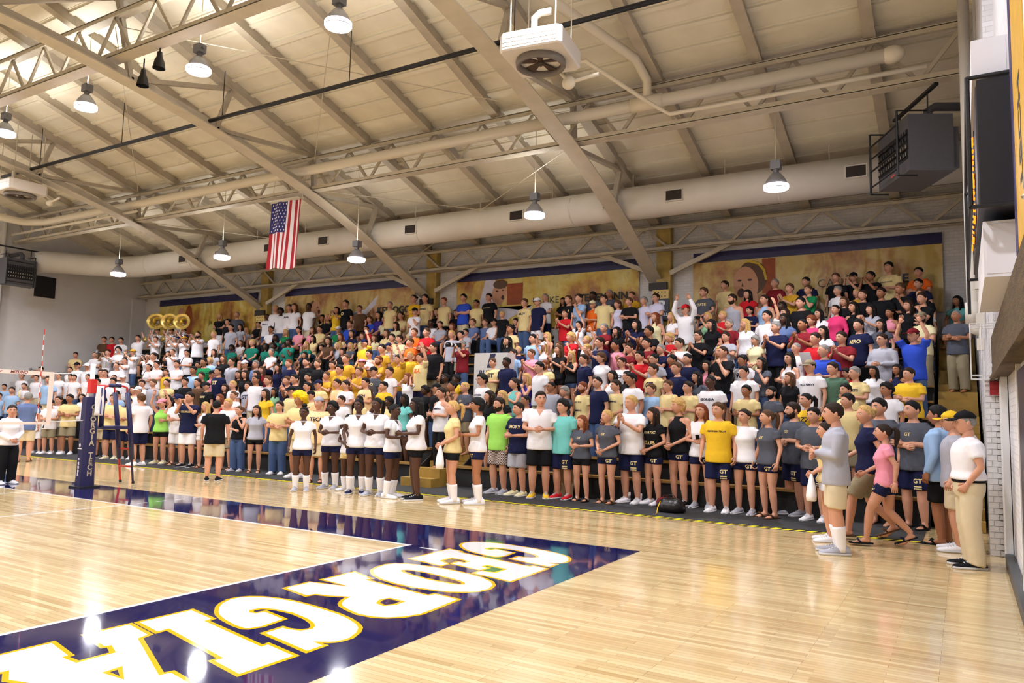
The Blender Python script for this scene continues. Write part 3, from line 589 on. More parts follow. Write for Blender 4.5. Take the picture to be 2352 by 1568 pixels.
def portrait(cx, cz, s, look=-1):
    return [(bjer, [(cx - .9 * s, 0), (cx - .75 * s, cz - 1.0 * s), (cx - .25 * s, cz - .78 * s), (cx + .35 * s, cz - .78 * s), (cx + .9 * s, cz - 1.05 * s), (cx + 1.1 * s, 0)]), (bhair, ell(cx + .12 * s, cz + .18 * s, .44 * s, .52 * s)),
            (bskin, [(cx - .2 * s, cz - .3 * s), (cx + .28 * s, cz - .3 * s), (cx + .30 * s, cz - .9 * s), (cx + .05 * s, cz - 1.1 * s), (cx - .16 * s, cz - .85 * s)]),
            (bskin, ell(cx - .06 * s, cz, .36 * s, .54 * s, .1)), (bmouth, ell(cx - .20 * s, cz - .26 * s, .11 * s, .14 * s)), (bmouth, ell(cx - .24 * s, cz + .12 * s, .06 * s, .03 * s)), (bmouth, ell(cx + .06 * s, cz + .12 * s, .07 * s, .03 * s)), (bhair, [(cx - .16 * s, cz + .06 * s), (cx - .19 * s, cz - .06 * s), (cx - .12 * s, cz - .07 * s)])]
banner('gold player banner with a laughing player in a white jersey', 3, -0.5, 5.66, [(brust, [(1.9, .7), (2.25, .7), (2.25, 1.65), (1.9, 1.65)])] + portrait(1.52, .98, .92) + [(bgold, [(1.40, 1.56), (1.55, 1.64), (1.82, 1.56), (1.98, 1.36), (2.04, 1.06), (1.98, 1.06), (1.92, 1.33), (1.79, 1.50), (1.55, 1.58)])], [('CALLY', .30, 3.75, .86, -.004), ('E', .30, 5.35, .86, .01)])
banner('gold player banner with a player stretching one arm up, beside the tall arch', 2, -8.7, -2.15, [(bjer, [(1.0, 0), (.95, 1.0), (1.15, 1.67), (1.55, 1.67), (1.5, 1.1), (1.6, .75), (2.9, .55), (2.95, .75), (2.1, .35), (1.9, 0)]), (bskin, ell(1.70, 1.2, .28, .40, -.2)), (bhair, ell(1.74, 1.50, .28, .15)), (bmouth, ell(1.84, 1.06, .06, .08)), (bmouth, ell(1.62, 1.28, .05, .025)), (bmouth, ell(1.84, 1.30, .05, .025)), (brust, [(2.0, .8), (2.6, .8), (2.6, 1.5), (2.0, 1.5)])], [('ULRIKE', .30, 3.45, .87, -.003), ('STEGEMANN', .30, 5.35, .87, .012), ('2006 - 2008', .14, 4.9, .62, 0)], True)
banner('gold player banner with a player diving sideways, right of the flag', 1, -17.0, -10.5, [(bjer, [(1.7, 0), (1.75, .55), (2.6, .75), (4.2, .95), (4.6, 1.3), (4.8, 1.45), (4.7, 1.1), (4.2, .7), (3.0, .3), (2.6, 0)]), (bhair, [(1.1, .4), (1.2, 1.2), (1.55, 1.45), (1.8, 1.1), (1.6, .3)]), (bskin, ell(1.72, 1.05, .26, .36, .2)), (bmouth, ell(1.88, .98, .06, .08)), (bmouth, ell(1.80, 1.16, .05, .025)), (bgold, [(2.6, .2), (3.4, .3), (3.5, .6), (2.7, .55)])], [('KELLOGG', .34, 5.55, .86, .012), ('2004 - 2007', .14, 5.3, .6, 0)])
banner('gold player banner hung behind the sousaphones', 4, -25.05, -18.65, [(brust, ell(2.1, .9, .28, .75)), (bskin, ell(1.55, 1.3, .2, .26)), (bmouth, ell(1.5, 1.24, .05, .04)), (bjer, [(1.1, 0), (1.25, .9), (1.8, .95), (2.0, 0)])], [('JA', .24, 3.6, .80, -.002), ('GERSON', .24, 4.7, .80, .01)], True)
# ---------------------------------------------------------------- right hand wall
pier = MB().bb(6.245, 6.48, 4.0, 4.45, 0, 2.27).build('trim_1', mat('mortar', (204, 202, 202), .8)); tag(pier, kind='structure', label='painted brick pier at the foot of the stairs')
bkm = mat('painted_brick', (214, 212, 214), .6, noise=.05, nscale=14)
bk = MB().box((0, 0, 0), (.105, .03, .066)).mesh('brick', [bkm]); bh = MB().box((0, 0, 0), (.05, .03, .066)).mesh('brick', [bkm])
for r in range(30):
    if r % 2 == 0:
        for i in range(2): obj('brick', bk, pier, (6.302 + .113 * i, 4.008, .04 + r * .0755))
    else: obj('brick', bh, pier, (6.272, 4.008, .04 + r * .0755)); obj('brick', bk, pier, (6.359, 4.008, .04 + r * .0755)); obj('brick', bh, pier, (6.445, 4.008, .04 + r * .0755))
MB().bb(6.40, 6.47, 3.40, 3.96, 0, 2.27).build('trim_2', mat('casing_white', (228, 226, 224), .5)); tag(bpy.data.objects['trim_2'], kind='structure', label='white door casing beside the brick pier')
dr = MB().bb(6.45, 6.5, -1.7, 1.0, 0, 2.2).build('door_1', mat('door_dark', (46, 44, 58), .35)); tag(dr, kind='structure', label='dark double door in the white wall')
MB().bb(6.44, 6.49, 1.0, 1.12, 0, 2.27).build('door_jamb', mat('casing_white', (0, 0, 0)), dr); MB().bb(6.43, 6.46, .2, .23, .9, 1.3).build('door_handle', chrome, dr)
tb_ = mat('brown_board', (84, 66, 40), .75, noise=.35, nscale=7, stretch=(1, .4, 5), bump=.5, bscale=30)
bm_ = MB().bb(6.33, 6.5, -7, 3.98, 2.27, 2.80).build('trim_3', tb_); tag(bm_, kind='structure', label='rough brown timber band above the door')
MB().bb(6.30, 6.34, -7, 3.98, 2.24, 2.29).build('trim_ledge', tb_, bm_)
sk = MB().bb(6.385, 6.49, -8, 3.4, 0, .13).build('baseboard_right', mat('skirting_grey', (62, 66, 72), .4)); tag(sk, kind='structure', label='dark grey skirting along the white wall')
# drain pipe
cr_ = mat('pipe_cream', (206, 200, 190), .5)
t = thing('drain_pipe', 'white vertical drain pipe with an elbow, above the stairs', 'pipe', (6.17, 6.2, 3.25))
MB().tube([(.10, .0, -.12), (.03, 0, -.1), (0, 0, .05), (0, 0, 7.0)], .085, 14).build('pipe_run', cr_, t, True); MB().tube([(0, 0, .0), (0, 0, .34)], .11, 14).build('pipe_socket', cr_, t, True)
t = thing('conduit', 'thin white conduit with junction boxes on the wall', 'conduit', (6.24, 5.2, 2.5))
MB().tube([(0, 0, .3), (0, 0, 1.6)], .018, 8).build('tube', cr_, t)
for z in (.25, .62, 1.15): MB().bb(-.05, .05, -.05, .05, z, z + .17).build('junction_box', cr_, t)
# scoreboard with its guard frame
scb = mat('scoreboard_black', (26, 26, 34), .4); amber = mat('amber_bulb', (255, 140, 20), .4, emit=(255, 120, 8), estr=2.2)
t = thing('scoreboard', 'black scoreboard with glowing amber digits in a black guard frame', 'scoreboard', (6.17, -.2, 3.55))
MB().bb(0, .30, 0, 3.8, 0, 1.12).build('cabinet', scb, t); MB().bb(-.012, 0, .05, 3.75, .04, 1.08).build('front_face', mat('scoreboard_face', (92, 88, 92), .3), t)
bu = MB().ball((0, 0, 0), .013, 6, 4).mesh('bulb', [amber])
for (ya, za, n) in ((.9, .72, 7), (1.5, .72, 7), (.9, .30, 7), (1.8, .28, 7), (2.8, .4, 7)):
    dg = MB().bb(-.02, -.011, ya - .05, ya + .32, za - .22, za + .24).build('digit_panel', scb, t)
    for i in range(n):
        for j in (0, 1): obj('bulb', bu, dg, (-.024, ya + .25 * j, za - .18 + i * .06))
    for i in range(3): obj('bulb', bu, dg, (-.024, ya + .06 + .06 * i, za - .18)); obj('bulb', bu, dg, (-.024, ya + .06 + .06 * i, za + .18))
g = MB(); 
for yy in (.0, 3.9): g.tube([(-.07, yy, -.45 if yy > 1 else 0), (-.07, yy, 1.15)], .02, 6)
for zz in (0.0, 1.15): g.tube([(-.07, 0, zz), (-.07, 3.9, zz)], .02, 6); g.tube([(-.07, 0, zz), (.25, 0, zz)], .02, 6); g.tube([(-.07, 3.9, zz), (.2, 3.9, zz)], .02, 6)
g.build('guard_frame', black, t)
bxw = mat('cabinet_white', (232, 230, 236), .5)
def wbox(name, label, x0, x1, y0, y1, z0, z1):
    t = thing(name, label, 'wall cabinet', ((x0 + x1) / 2, (y0 + y1) / 2, z0)); w, d, h = (x1 - x0) / 2, (y1 - y0) / 2, z1 - z0
    MB().bb(-w, w, -d, d, 0, h).build('casing', bxw, t); MB().bb(-w + .02, w - .02, -d - .006, -d, .03, h - .03).build('end_cover', bxw, t); return t
wbox('wall_cabinet', 'white box mounted above the scoreboard', 6.14, 6.42, -.1, 1.8, 4.72, 5.08)
wbox('wall_cabinet', 'white box mounted below the scoreboard', 6.19, 6.47, .1, 2.6, 2.98, 3.48)
t = thing('advert_board', 'yellow and navy advertising board on the wall near the camera', 'sign', (6.40, -2.1, 3.0))
MB().bb(0, .06, 0, 1.55, .0, 2.6).build('panel_frame', bxw, t); MB().bb(-.006, 0, .12, 1.25, .02, 2.58).build('panel_gold', mat('board_gold', (214, 166, 50), .5, noise=.08, nscale=5), t); MB().bb(-.008, 0, 1.25, 1.52, .02, 2.58).build('panel_navy', mat('board_navy', (50, 36, 92), .5), t)
b = MB(); put_text(b, 'TECH', .34, lambda u, v: (-.0075, .68 - v, .75 + u), 0, .01); b.build('lettering', bink, t)
MB().lathe([(.05, 0), (.06, .01), (.05, .02), (.04, .01), (.05, 0)], 14, (.0, -.01, .1)).build('hook_ring', chrome, t)
MB().tube([(6.44, -1.2, 3.2), (6.44, -1.0, 4.2), (6.44, -.8, 5.2)], .04, 8).build('wall_pipe', cr_, None, True); tag(bpy.data.objects['wall_pipe'], 'cream pipe clipped to the wall behind the board', 'pipe')
# caged alarm beacon
t = thing('caged_alarm', 'white wire cage over an alarm beacon with a red lamp', 'alarm', (6.22, 3.85, 2.26))
wire = mat('wire_white', (222, 222, 226), .4); c = MB()
for x in (-.12, .16):
    for y in (-.12, .12): c.tube([(x, y, .0), (x, y, .72)], .007, 5)
for z in (0, .05, .68, .72):
    c.tube([(-.12, -.12, z), (.16, -.12, z)], .006, 5); c.tube([(-.12, .12, z), (.16, .12, z)], .006, 5); c.tube([(-.12, -.12, z), (-.12, .12, z)], .006, 5)
for x in (-.0, .03): c.tube([(x, -.12, 0), (x, -.12, .72)], .006, 5)
c.build('wire_cage', wire, t); 
b = MB().lathe([(.02, .0), (.05, .01), (.055, .12), (.07, .14), (.065, .17), (.03, .19), (.02, .26), (.01, .27)], 14, (.17, -.02, .03)); b.build('beacon', bxw, t, True)
MB().bb(.10, .2, .03, .1, .22, .42).build('backing_box', bxw, t); MB().ball((.19, -.08, .05), .018, 8, 6).build('red_light', mat('red_led', (255, 60, 80), .4, emit=(255, 50, 80), estr=6), t)
MB().bb(6.30, 6.40, 3.9, 3.98, 2.06, 2.24).build('alarm_box', mat('alarm_red', (150, 24, 34), .5)); tag(bpy.data.objects['alarm_box'], 'small dark red alarm box under the wire cage', 'alarm')
# bags by the bench
def bag(name, label, loc, m, s):
    t = thing(name, label, 'bag', loc); b = MB()
    b.loft([[(s * r * 1.25 * math.cos(a) * (1 + .08 * math.sin(3 * a + z * 9)), s * r * math.sin(a) * (1 + .1 * math.cos(2 * a)), s * z) for a in np.linspace(0, 2 * PI, 17)[:-1]] for z, r in ((0, .8), (.15, 1), (.6, .98), (1.0, .8), (1.2, .5), (1.28, .1))]); b.build('bag_body', m, t, True)
    MB().tube([(-.5 * s, 0, 1.1 * s), (-.2 * s, -.1 * s, 1.5 * s), (.2 * s, 0, 1.5 * s), (.5 * s, 0, 1.1 * s)], .03 * s, 6).build('strap', m, t, True); return t
bg = bag('duffel_bag', 'black shiny bag with a yellow cord on the mat', (1.55, 5.3, .012), mat('bag_black', (22, 20, 22), .3, bump=.5, bscale=14), .20)
MB().tube([(-.12, -.22, .2), (-.14, -.3, .08), (-.13, -.36, .012), (-.1, -.5, .006)], .008, 5).build('yellow_cord', yellowp, bg)
bag('red_bag', 'red bag lying behind the black bag', (1.2, 6.0, .012), mat('bag_red', (120, 18, 26), .5, bump=.4, bscale=14), .14)
pl = MB().box((-.95, 6.1, .3), (.42, .04, .56), rot=Matrix.Rotation(math.radians(-12), 3, 'X')).build('plywood_board', mat('plywood', (160, 140, 104), .7, noise=.15, nscale=4, stretch=(1, 1, .2))); tag(pl, 'upright plywood board leaning under the first bench', 'board')
# ---------------------------------------------------------------- people
# A figure is 1.75 m tall, faces -y, stands on z = 0.  +x is the figure's left.
TOR = {'M': [(.84, .150, .105, .0), (.92, .168, .116, .0), (1.00, .160, .110, .0), (1.09, .152, .104, -.005), (1.20, .166, .114, -.008), (1.31, .180, .118, -.004), (1.39, .176, .104, .004), (1.435, .140, .082, .010), (1.465, .085, .066, .012)],
       'F': [(.84, .152, .110, .004), (.91, .170, .118, .004), (.99, .158, .106, .0), (1.09, .132, .092, .0), (1.18, .140, .104, -.010), (1.26, .152, .120, -.020), (1.33, .156, .104, -.006), (1.39, .148, .086, .006), (1.43, .112, .070, .012), (1.46, .070, .058, .014)]}
SHX = {'M': .186, 'F': .166}
POSES = {   # elbow, wrist, hand curl for the left arm (x positive), then the right arm
 's': (((.245, .03, 1.14), (.255, -.05, .90), .5), ((-.245, .03, 1.14), (-.255, -.05, .90), .5)),
 'o': (((.265, .06, 1.15), (.20, -.06, .95), .6), ((-.265, .06, 1.15), (-.20, -.06, .95), .6)),
 'x': (((.245, -.03, 1.15), (-.03, -.205, 1.175), .4), ((-.245, -.03, 1.15), (.03, -.225, 1.13), .4)),
 'c': (((.245, .02, 1.15), (.05, -.19, 1.00), .6), ((-.245, .02, 1.15), (-.05, -.20, .985), .6)),
 'm': (((.245, -.02, 1.15), (.06, -.26, 1.14), .6), ((-.245, -.02, 1.15), (-.06, -.27, 1.13), .6)),
 'p': (((.225, -.14, 1.18), (.035, -.30, 1.33), .1), ((-.225, -.14, 1.18), (-.035, -.31, 1.32), .1)),
 'u': (((.26, -.08, 1.64), (.17, -.13, 1.88), .15), ((-.26, -.08, 1.64), (-.17, -.13, 1.88), .15)),
 'w': (((.27, -.06, 1.64), (.22, -.12, 1.89), .3), ((-.245, .0, 1.14), (-.20, -.14, .96), .5)),
 'h': (((.20, -.17, 1.15), (.05, -.165, 1.40), .9), ((-.235, -.05, 1.14), (.02, -.215, 1.12), .5)),
 'g': (((.21, -.18, 1.27), (.055, -.265, 1.50), .9), ((-.21, -.18, 1.27), (-.055, -.265, 1.50), .9)),
 'b': (((.22, -.20, 1.30), (.045, -.34, 1.53), .9), ((-.22, -.20, 1.30), (-.045, -.30, 1.52), .9)),
 'e': (((.26, -.14, 1.42), (.10, -.02, 1.64), .4), ((-.26, -.14, 1.42), (-.10, -.02, 1.64), .4)),
 't': (((.225, -.10, 1.16), (.12, -.33, 1.02), .5), ((-.225, -.10, 1.16), (-.12, -.33, 1.02), .5)),
 'k': (((.235, .12, 1.16), (.24, .10, .92), .5), ((-.235, -.06, 1.15), (-.20, -.26, 1.03), .5)),
}
LEGS = {'stand': (((.092, .0, .90), (.10, -.015, .50), (.105, .03, .09)), ((-.092, .0, .90), (-.10, -.015, .50), (-.105, .03, .09))),
        'wide': (((.092, .0, .90), (.13, -.015, .50), (.16, .03, .09)), ((-.092, .0, .90), (-.13, -.015, .50), (-.16, .03, .09))),
        'walk': (((.092, -.02, .90), (.095, -.20, .53), (.095, -.25, .12)), ((-.092, .02, .90), (-.095, .03, .50), (-.095, .30, .20))),
        'sit': (((.092, .0, .92), (.115, -.42, .955), (.115, -.40, .54)), ((-.092, .0, .92), (-.115, -.42, .955), (-.115, -.40, .54)))}
def legs_of(pose): return 'sit' if pose == 't' else 'walk' if pose == 'k' else 'stand'
def lerp(a, b, t): return tuple(x + (y - x) * t for x, y in zip(a, b))
def ering(cx, cy, z, rx, ry, n=20): return [(cx + rx * math.cos(2 * PI * k / n), cy + ry * math.sin(2 * PI * k / n), z) for k in range(n)]
def limb(mb, a, b, c, ra, rm1, rb, rm2, rc, extra_a=None, seg=12):
    pts = [a, lerp(a, b, .35), lerp(a, b, .75), b, lerp(b, c, .3), lerp(b, c, .7), c]
    mb.tube(pts, [ra, rm1, (rm1 + rb) / 2, rb, rm2, (rm2 + rc) / 2, rc], seg)
def body_raw(sex, pose, wide=1.0):
    mb = MB(); f = .90 if sex == 'F' else 1.0
    T = TOR[sex]
    mb.loft([ering(0, y, z, rx * wide, ry * wide) for z, rx, ry, y in T] + [ering(0, .012, 1.50, .055 * f, .058 * f), ering(0, .0, 1.57, .052 * f, .055 * f)])
    for side, arm in zip((1, -1), POSES[pose]):
        sh = (side * SHX[sex] * (1 + (wide - 1) * .6), .008, 1.405); el, wr, _ = arm
        if el[2] > 1.5: sh = (sh[0] * .96, sh[1], 1.43)
        mb.tube([(side * .08, .01, 1.40), sh], [.06 * f, .055 * f], 12)
        limb(mb, sh, el, wr, .054 * f, .047 * f, .039 * f, .039 * f, .027 * f)
    for side, (h, k, a) in zip((1, -1), LEGS[legs_of(pose)]):
        limb(mb, h, k, a, .096, .088, .063 * f, .067 * f, .041 * f, seg=14)
        mb.tube([h, (h[0] * .5, h[1], h[2] + .05)], [.09, .1], 12)
        ft = (a[0], a[1], a[2] - .055); tz = -.02 if legs_of(pose) != 'walk' or side > 0 else -.1
        mb.tube([(ft[0], ft[1] + .045, ft[2]), (ft[0], ft[1] - .0, ft[2] + .02), (ft[0], ft[1] - .10, ft[2] + tz + .005), (ft[0], ft[1] - .165, ft[2] + tz - .008), (ft[0], ft[1] - .195, ft[2] + tz - .012)], [(.030, .030), (.036, .05), (.042, .032), (.040, .022), (.028, .014)], 12, ref=(0, 0, 1))
    return mb
def shirt_raw(sex, pose, kind, wide=1.0):
    mb = MB(); T = TOR[sex]; g = .026 if sex == 'M' else .020; top = 1.44 if kind == 't' else 1.45
    hem = .80 if sex == 'M' else .86
    if pose == 'o': hem = .99
    if pose == 't': hem = .90
    hw = (.204 if sex == 'M' else .198) * wide; R = [ering(0, .0, hem, hw, .150 * wide), ering(0, .0, hem + .03, hw, .150 * wide)]
    if hem < .9: R.append(ering(0, .0, .93, hw, .148 * wide))
    for z, rx, ry, y in T:
        if z <= max(hem + .03, .95): continue
        if z > top: break
        gg = g * (1.25 if z < 1.15 else 1.0)
        if z > 1.40: gg = .012
        if kind == 't' and z > 1.37: rx, gg = rx * .72, .010
        R.append(ering(0, y, z, rx * wide + gg, ry * wide + gg * .9))
    R.append(ering(0, .012, 1.468, .080, .070))
    mb.loft(R)
    if kind == 't':
        for s in (1, -1): mb.tube([(s * .095, .06, 1.36), (s * .10, .01, 1.455), (s * .095, -.07, 1.34)], .022, 8)
    else:
        f = 1.0 if sex == 'M' else .9
        for side, arm in zip((1, -1), POSES[pose]):
            sh = (side * SHX[sex] * (1 + (wide - 1) * .6), .008, 1.405); el, wr, _ = arm
            if el[2] > 1.5: sh = (sh[0] * .96, sh[1], 1.43)
            mb.tube([(side * .07, .01, 1.40), sh], [.072 * f, .072 * f], 12)
            if kind == 'l': mb.tube([sh, lerp(sh, el, .5), el, lerp(el, wr, .5), lerp(el, wr, .97)], [.072 * f, .066 * f, .058 * f, .052 * f, .042 * f], 12)
            else: mb.tube([sh, lerp(sh, el, .3), lerp(sh, el, .62 if sex == 'M' else .45)], [.072 * f, .072 * f, .076 * f], 12)
    if kind in ('p', 'l'): mb.tube([(.07 * math.cos(a), .008 + .062 * math.sin(a), 1.475 + .012 * math.sin(a)) for a in np.linspace(0, 2 * PI, 15)], .016, 6)
    return mb
def bottom_raw(sex, leg, kind, wide=1.0):
    mb = MB()
    P = [(.80, .15, .115), (.86, .175, .128), (.93, .184, .132), (1.0, .174, .124), (1.03, .168, .118)] if leg != 'sit' else [(.83, .165, .12), (.92, .184, .132), (1.03, .170, .120)]
    mb.loft([ering(0, 0, z, rx * wide, ry * wide) for z, rx, ry in P])
    for side, (h, k, a) in zip((1, -1), LEGS[leg]):
        if kind == 't':
            mb.tube([(h[0] * .92, h[1], h[2]), lerp(h, k, .4), k, lerp(k, a, .4), lerp(k, a, 1.0), (a[0], a[1] - .01, a[2] - .045)], [.096, .108, .096, .092, .090, .094], 14)
        elif kind == 's': mb.tube([(h[0] * .92, h[1], h[2]), lerp(h, k, .4), lerp(h, k, .92)], [.094, .106, .104], 14)
        else: mb.tube([(h[0] * .94, h[1], h[2]), lerp(h, k, .25), lerp(h, k, .42)], [.094, .102, .101], 14)
    return mb
def shoe_mesh(kind):
    mb = MB(); P = []
    if kind == 'sandal':
        mb.loft([[(x * w, y, z) for x, z in ((-1, 0), (1, 0), (1, .016), (-1, .016))] for y, w in ((.075, .030), (.03, .038), (-.08, .043), (-.16, .045), (-.20, .032))], 1)
        mb.tube([(-.044, -.07, .02), (-.02, -.10, .062), (.02, -.10, .062), (.044, -.07, .02)], (.012), 6, 0); return mb
    prof = [(.085, .020, .050), (.075, .034, .085), (.03, .039, .098), (-.03, .041, .092), (-.08, .045, .070), (-.14, .047, .056), (-.19, .040, .046), (-.215, .020, .034)]
    mb.loft([[(w * math.cos(a) * (1 if math.sin(a) < .2 else .86), y, max(.012, .5 * h + .5 * h * math.sin(a) * 1.02)) for a in np.linspace(0, 2 * PI, 13)[:-1]] for y, w, h in prof], 0)
    mb.loft([[(x * (w + .004), y, z) for x, z in ((-1, 0), (1, 0), (1, .024), (-1, .024))] for y, w, h in prof], 1)
    for i in range(4): mb.tube([(-.022, -.035 - .026 * i, .088 - .010 * i), (0, -.035 - .026 * i, .098 - .011 * i), (.022, -.035 - .026 * i, .088 - .010 * i)], .005, 5, 1)
    if kind == 'high': mb.tube([(0, .035, .07), (0, .04, .15)], [.045, .044], 12, 0)
    return mb
# heads -------------------------------------------------------------
def head_grid(NU=30, NV=24):
    pts = []
    for j in range(NV + 1):
        th = PI * (j + .01) / (NV + .02); row = []
        for i in range(NU):
            q = 2 * PI * i / NU; ph = q - .45 * math.sin(q)           # finer around the face (-y)
            dx, dy, dz = math.sin(th) * math.sin(ph), -math.sin(th) * math.cos(ph), math.cos(th)
            x, y, z = dx * .076, dy * .098, dz * .119
            if z < 0:
                t = -z / .119; x *= 1 - .26 * t ** 1.4
                if y > 0: y *= 1 - .55 * min(1, t * 1.3)
                else: y *= 1 - .05 * t
            if y < 0 and abs(z) < .09:
                y *= .955 + .03 * abs(x) / .076
            if y < 0:
                g = lambda sx, sz, cx, cz: math.exp(-((x - cx) / sx) ** 2 - ((z - cz) / sz) ** 2)
                y -= .024 * g(.0125, .020, 0, -.018) + .010 * g(.009, .022, 0, .012)
                y += .008 * (g(.017, .013, .031, .012) + g(.017, .013, -.031, .012))
                y -= .004 * g(.045, .010, 0, .034) + .006 * g(.022, .012, 0, -.060) + .009 * g(.026, .018, 0, -.104)
                y += .004 * g(.02, .006, 0, -.078)
            row.append(Vector((x, y, z)))
        pts.append(row)
    return pts
HG = head_grid()
def grid_loft(mb, rows, mi): mb.loft([[tuple(p) for p in r] for r in rows], mi)
def head_into(mb, M):
    """head with nose, ears, eyes, brows and lips; materials 0 skin 1 hair 2 eye white 3 dark 4 lips"""
    h = MB(); grid_loft(h, HG, 0)
    for s in (1, -1):
        h.ball((s * .077, .014, -.004), (.010, .018, .031), 8, 6, 0)
        h.ball((s * .0305, -.0800, .0125), (.0135, .0075, .0072), 8, 6, 2); h.ball((s * .0305, -.0855, .0125), (.0058, .0035, .0060), 8, 4, 3)
        h.tube([(s * .014, -.0925, .030), (s * .032, -.0905, .0345), (s * .048, -.078, .029)], [.0030, .0040, .0022], 6, 1)
    h.ball((0, -.0925, -.0585), (.0225, .0060, .0042), 10, 4, 4); h.ball((0, -.0915, -.0665), (.0195, .0060, .0050), 10, 4, 4)
    mb.add([M @ Vector(p) for p in h.v], h.f); mb.m[-len(h.m):] = h.m
def hair_mesh(style):
    mb = MB(); rnd = random.Random(sum(map(ord, style)))
    thick = {'s': .012, 'z': .004, 'l': .014, 'p': .008, 'a': .030, 'f': .018, 'W': .075, 'o': .010, 'n': .010, 'r': .014}.get(style, .012)
    rows = []
    for r in HG:
        row = []
        for p in r:
            d = p.normalized(); front = max(0, -d.y)
            az = math.degrees(math.atan2(abs(d.x), -d.y)); line = float(np.interp(az, (0, 35, 60, 80, 100, 125, 180), (.074, .066, .036, .004, .0, -.034, -.064))) + .014 * (rnd.random() - .5)
            if style == 'r': line += .026 * (1 if d.y < .3 else 0)                      # receding
            if style in ('f', 'W'): line -= .022 * front
            k = min(1, max(0, (p.z - line) / .016 + .5)); k = k * k * (3 - 2 * k)
            o = thick * (.30 + .95 * min(1, max(0, (p.z + .01) / .08)) if style in ('s', 'r', 'z') else 1.0) * (1 + (.5 if style in ('a', 'W') else .22) * (rnd.random() - .5))
            if style in ('s', 'f', 'l') and p.z > .05: o *= 1.25
            row.append(p + d * (o * k - .014 * (1 - k)))
        rows.append(row)
    grid_loft(mb, rows, 0)
    if style in ('l', 'L'):
        for z0 in (0,): mb.loft([ering(0, .030, .06, .082, .072, 14), ering(0, .036, .0, .092, .074, 14), ering(0, .046, -.08, .094, .062, 14), ering(0, .058, -.16, .100, .050, 14), ering(0, .066, -.25, .094, .036, 14), ering(0, .070, -.32, .060, .020, 14)])
        for s in (1, -1): mb.tube([(s * .066, -.01, .06), (s * .080, -.012, -.01), (s * .080, -.012, -.09), (s * .080, -.02, -.17), (s * .076, -.03, -.24)], [(.014, .02), (.014, .024), (.016, .028), (.016, .026), (.006, .010)], 8)
    if style == 'p': mb.tube([(0, .085, .045), (0, .125, .06), (0, .155, .02), (0, .155, -.06), (0, .14, -.15), (0, .135, -.20)], [.018, .030, .034, .032, .022, .006], 8)
    if style == 'n': mb.ball((0, .105, .055), (.038, .034, .038), 10, 8)
    if style == 'o': mb.ball((0, .01, .150), (.050, .050, .045), 10, 8)
    if style == 'f':
        mb.loft([ering(0, .034, .04, .088, .068, 12), ering(0, .040, -.03, .090, .064, 12), ering(0, .045, -.085, .074, .044, 12)])
    return mb
def beard_mesh():
    mb = MB(); rnd = random.Random(5); rows = []
    for r in HG:
        row = []
        for p in r:
            d = p.normalized(); az = math.degrees(math.atan2(abs(d.x), -d.y)); hi = float(np.interp(az, (0, 14, 18, 30, 60, 85, 100, 130), (-.044, -.044, -.046, -.050, -.030, .005, -.05, -.2)))
            k = 1 if p.z < hi and not (abs(p.x) < .018 and -.070 < p.z < -.052) else 0
            row.append(p + d * ((.007 + .004 * rnd.random()) * k - .012 * (1 - k)))
        rows.append(row)
    grid_loft(mb, rows, 0); return mb
def cap_mesh(back=False):
    mb = MB(); rows = []
    for r in HG:
        row = []
        for p in r:
            d = p.normalized(); k = min(1, max(0, (p.z - .040) / .012)); row.append(p + d * (.020 * k - .016 * (1 - k)))
        rows.append(row)
    grid_loft(mb, rows, 0); s = 1 if not back else -1
    top, bot = [], []
    for a in np.linspace(-1.25, 1.25, 13): top.append((.088 * math.sin(a), s * (-.070 * math.cos(a) - .045), .050)); 
    o = []
    for a in np.linspace(-1.25, 1.25, 13): o.append((.090 * math.sin(a), s * (-.072 - .108 * math.cos(a) ** .7), .046 - .016 * (abs(math.sin(a))) ** 2 - .008))
    mb.loft([top, o, [(x, y, z - .006) for x, y, z in o], [(x, y, z - .006) for x, y, z in top]], 0, False, False)
    mb.ball((0, .0, .139), .010, 8, 4)
    return mb
def hat_mesh():
    mb = MB(); rows = []
    for r in HG:
        row = []
        for p in r:
            d = p.normalized(); k = min(1, max(0, (p.z - .045) / .012)); q = p + d * (.016 * k - .016 * (1 - k)); q.z = min(q.z, .118); row.append(q)
        rows.append(row)
    grid_loft(mb, rows, 0); mb.lathe([(.085, .05), (.135, .046), (.135, .054), (.085, .064)], 18, (0, 0, 0)); return mb
def hand_into(mb, wr, d, n, curl, side, mi=0):
    d = Vector(d).normalized(); n = Vector(n); n = (n - d * n.dot(d)); n = n.normalized() if n.length > 1e-3 else Vector((1, 0, 0)); s = d.cross(n) * side
    w = Vector(wr); P = lambda f, a, b: w + d * f + s * a + n * b
    mb.loft([[P(f, hw * math.cos(t), ht * math.sin(t)) for t in np.linspace(0, 2 * PI, 9)[:-1]] for f, hw, ht in ((-.02, .024, .022), (.02, .030, .018), (.06, .040, .016), (.092, .041, .012))], mi)
    for i, (a, L) in enumerate(((-.031, .068), (-.011, .076), (.010, .071), (.030, .056))):
        p = [P(.082, a, 0)]; ang = 0.0; f, b = .082, 0.0
        for sgm in (.45, .32, .26):
            ang += curl * .9; f += math.cos(ang) * L * sgm; b += math.sin(ang) * L * sgm; p.append(P(f, a * 1.05, b))
        mb.tube(p, [.0092, .0090, .0082, .0058], 6, mi)
    p = [P(.012, -.028, .0), P(.045, -.052, .010 + .012 * curl), P(.072, -.060 + .012 * curl, .022 * curl + .012)]
    mb.tube(p, [.0125, .0105, .0070], 6, mi)
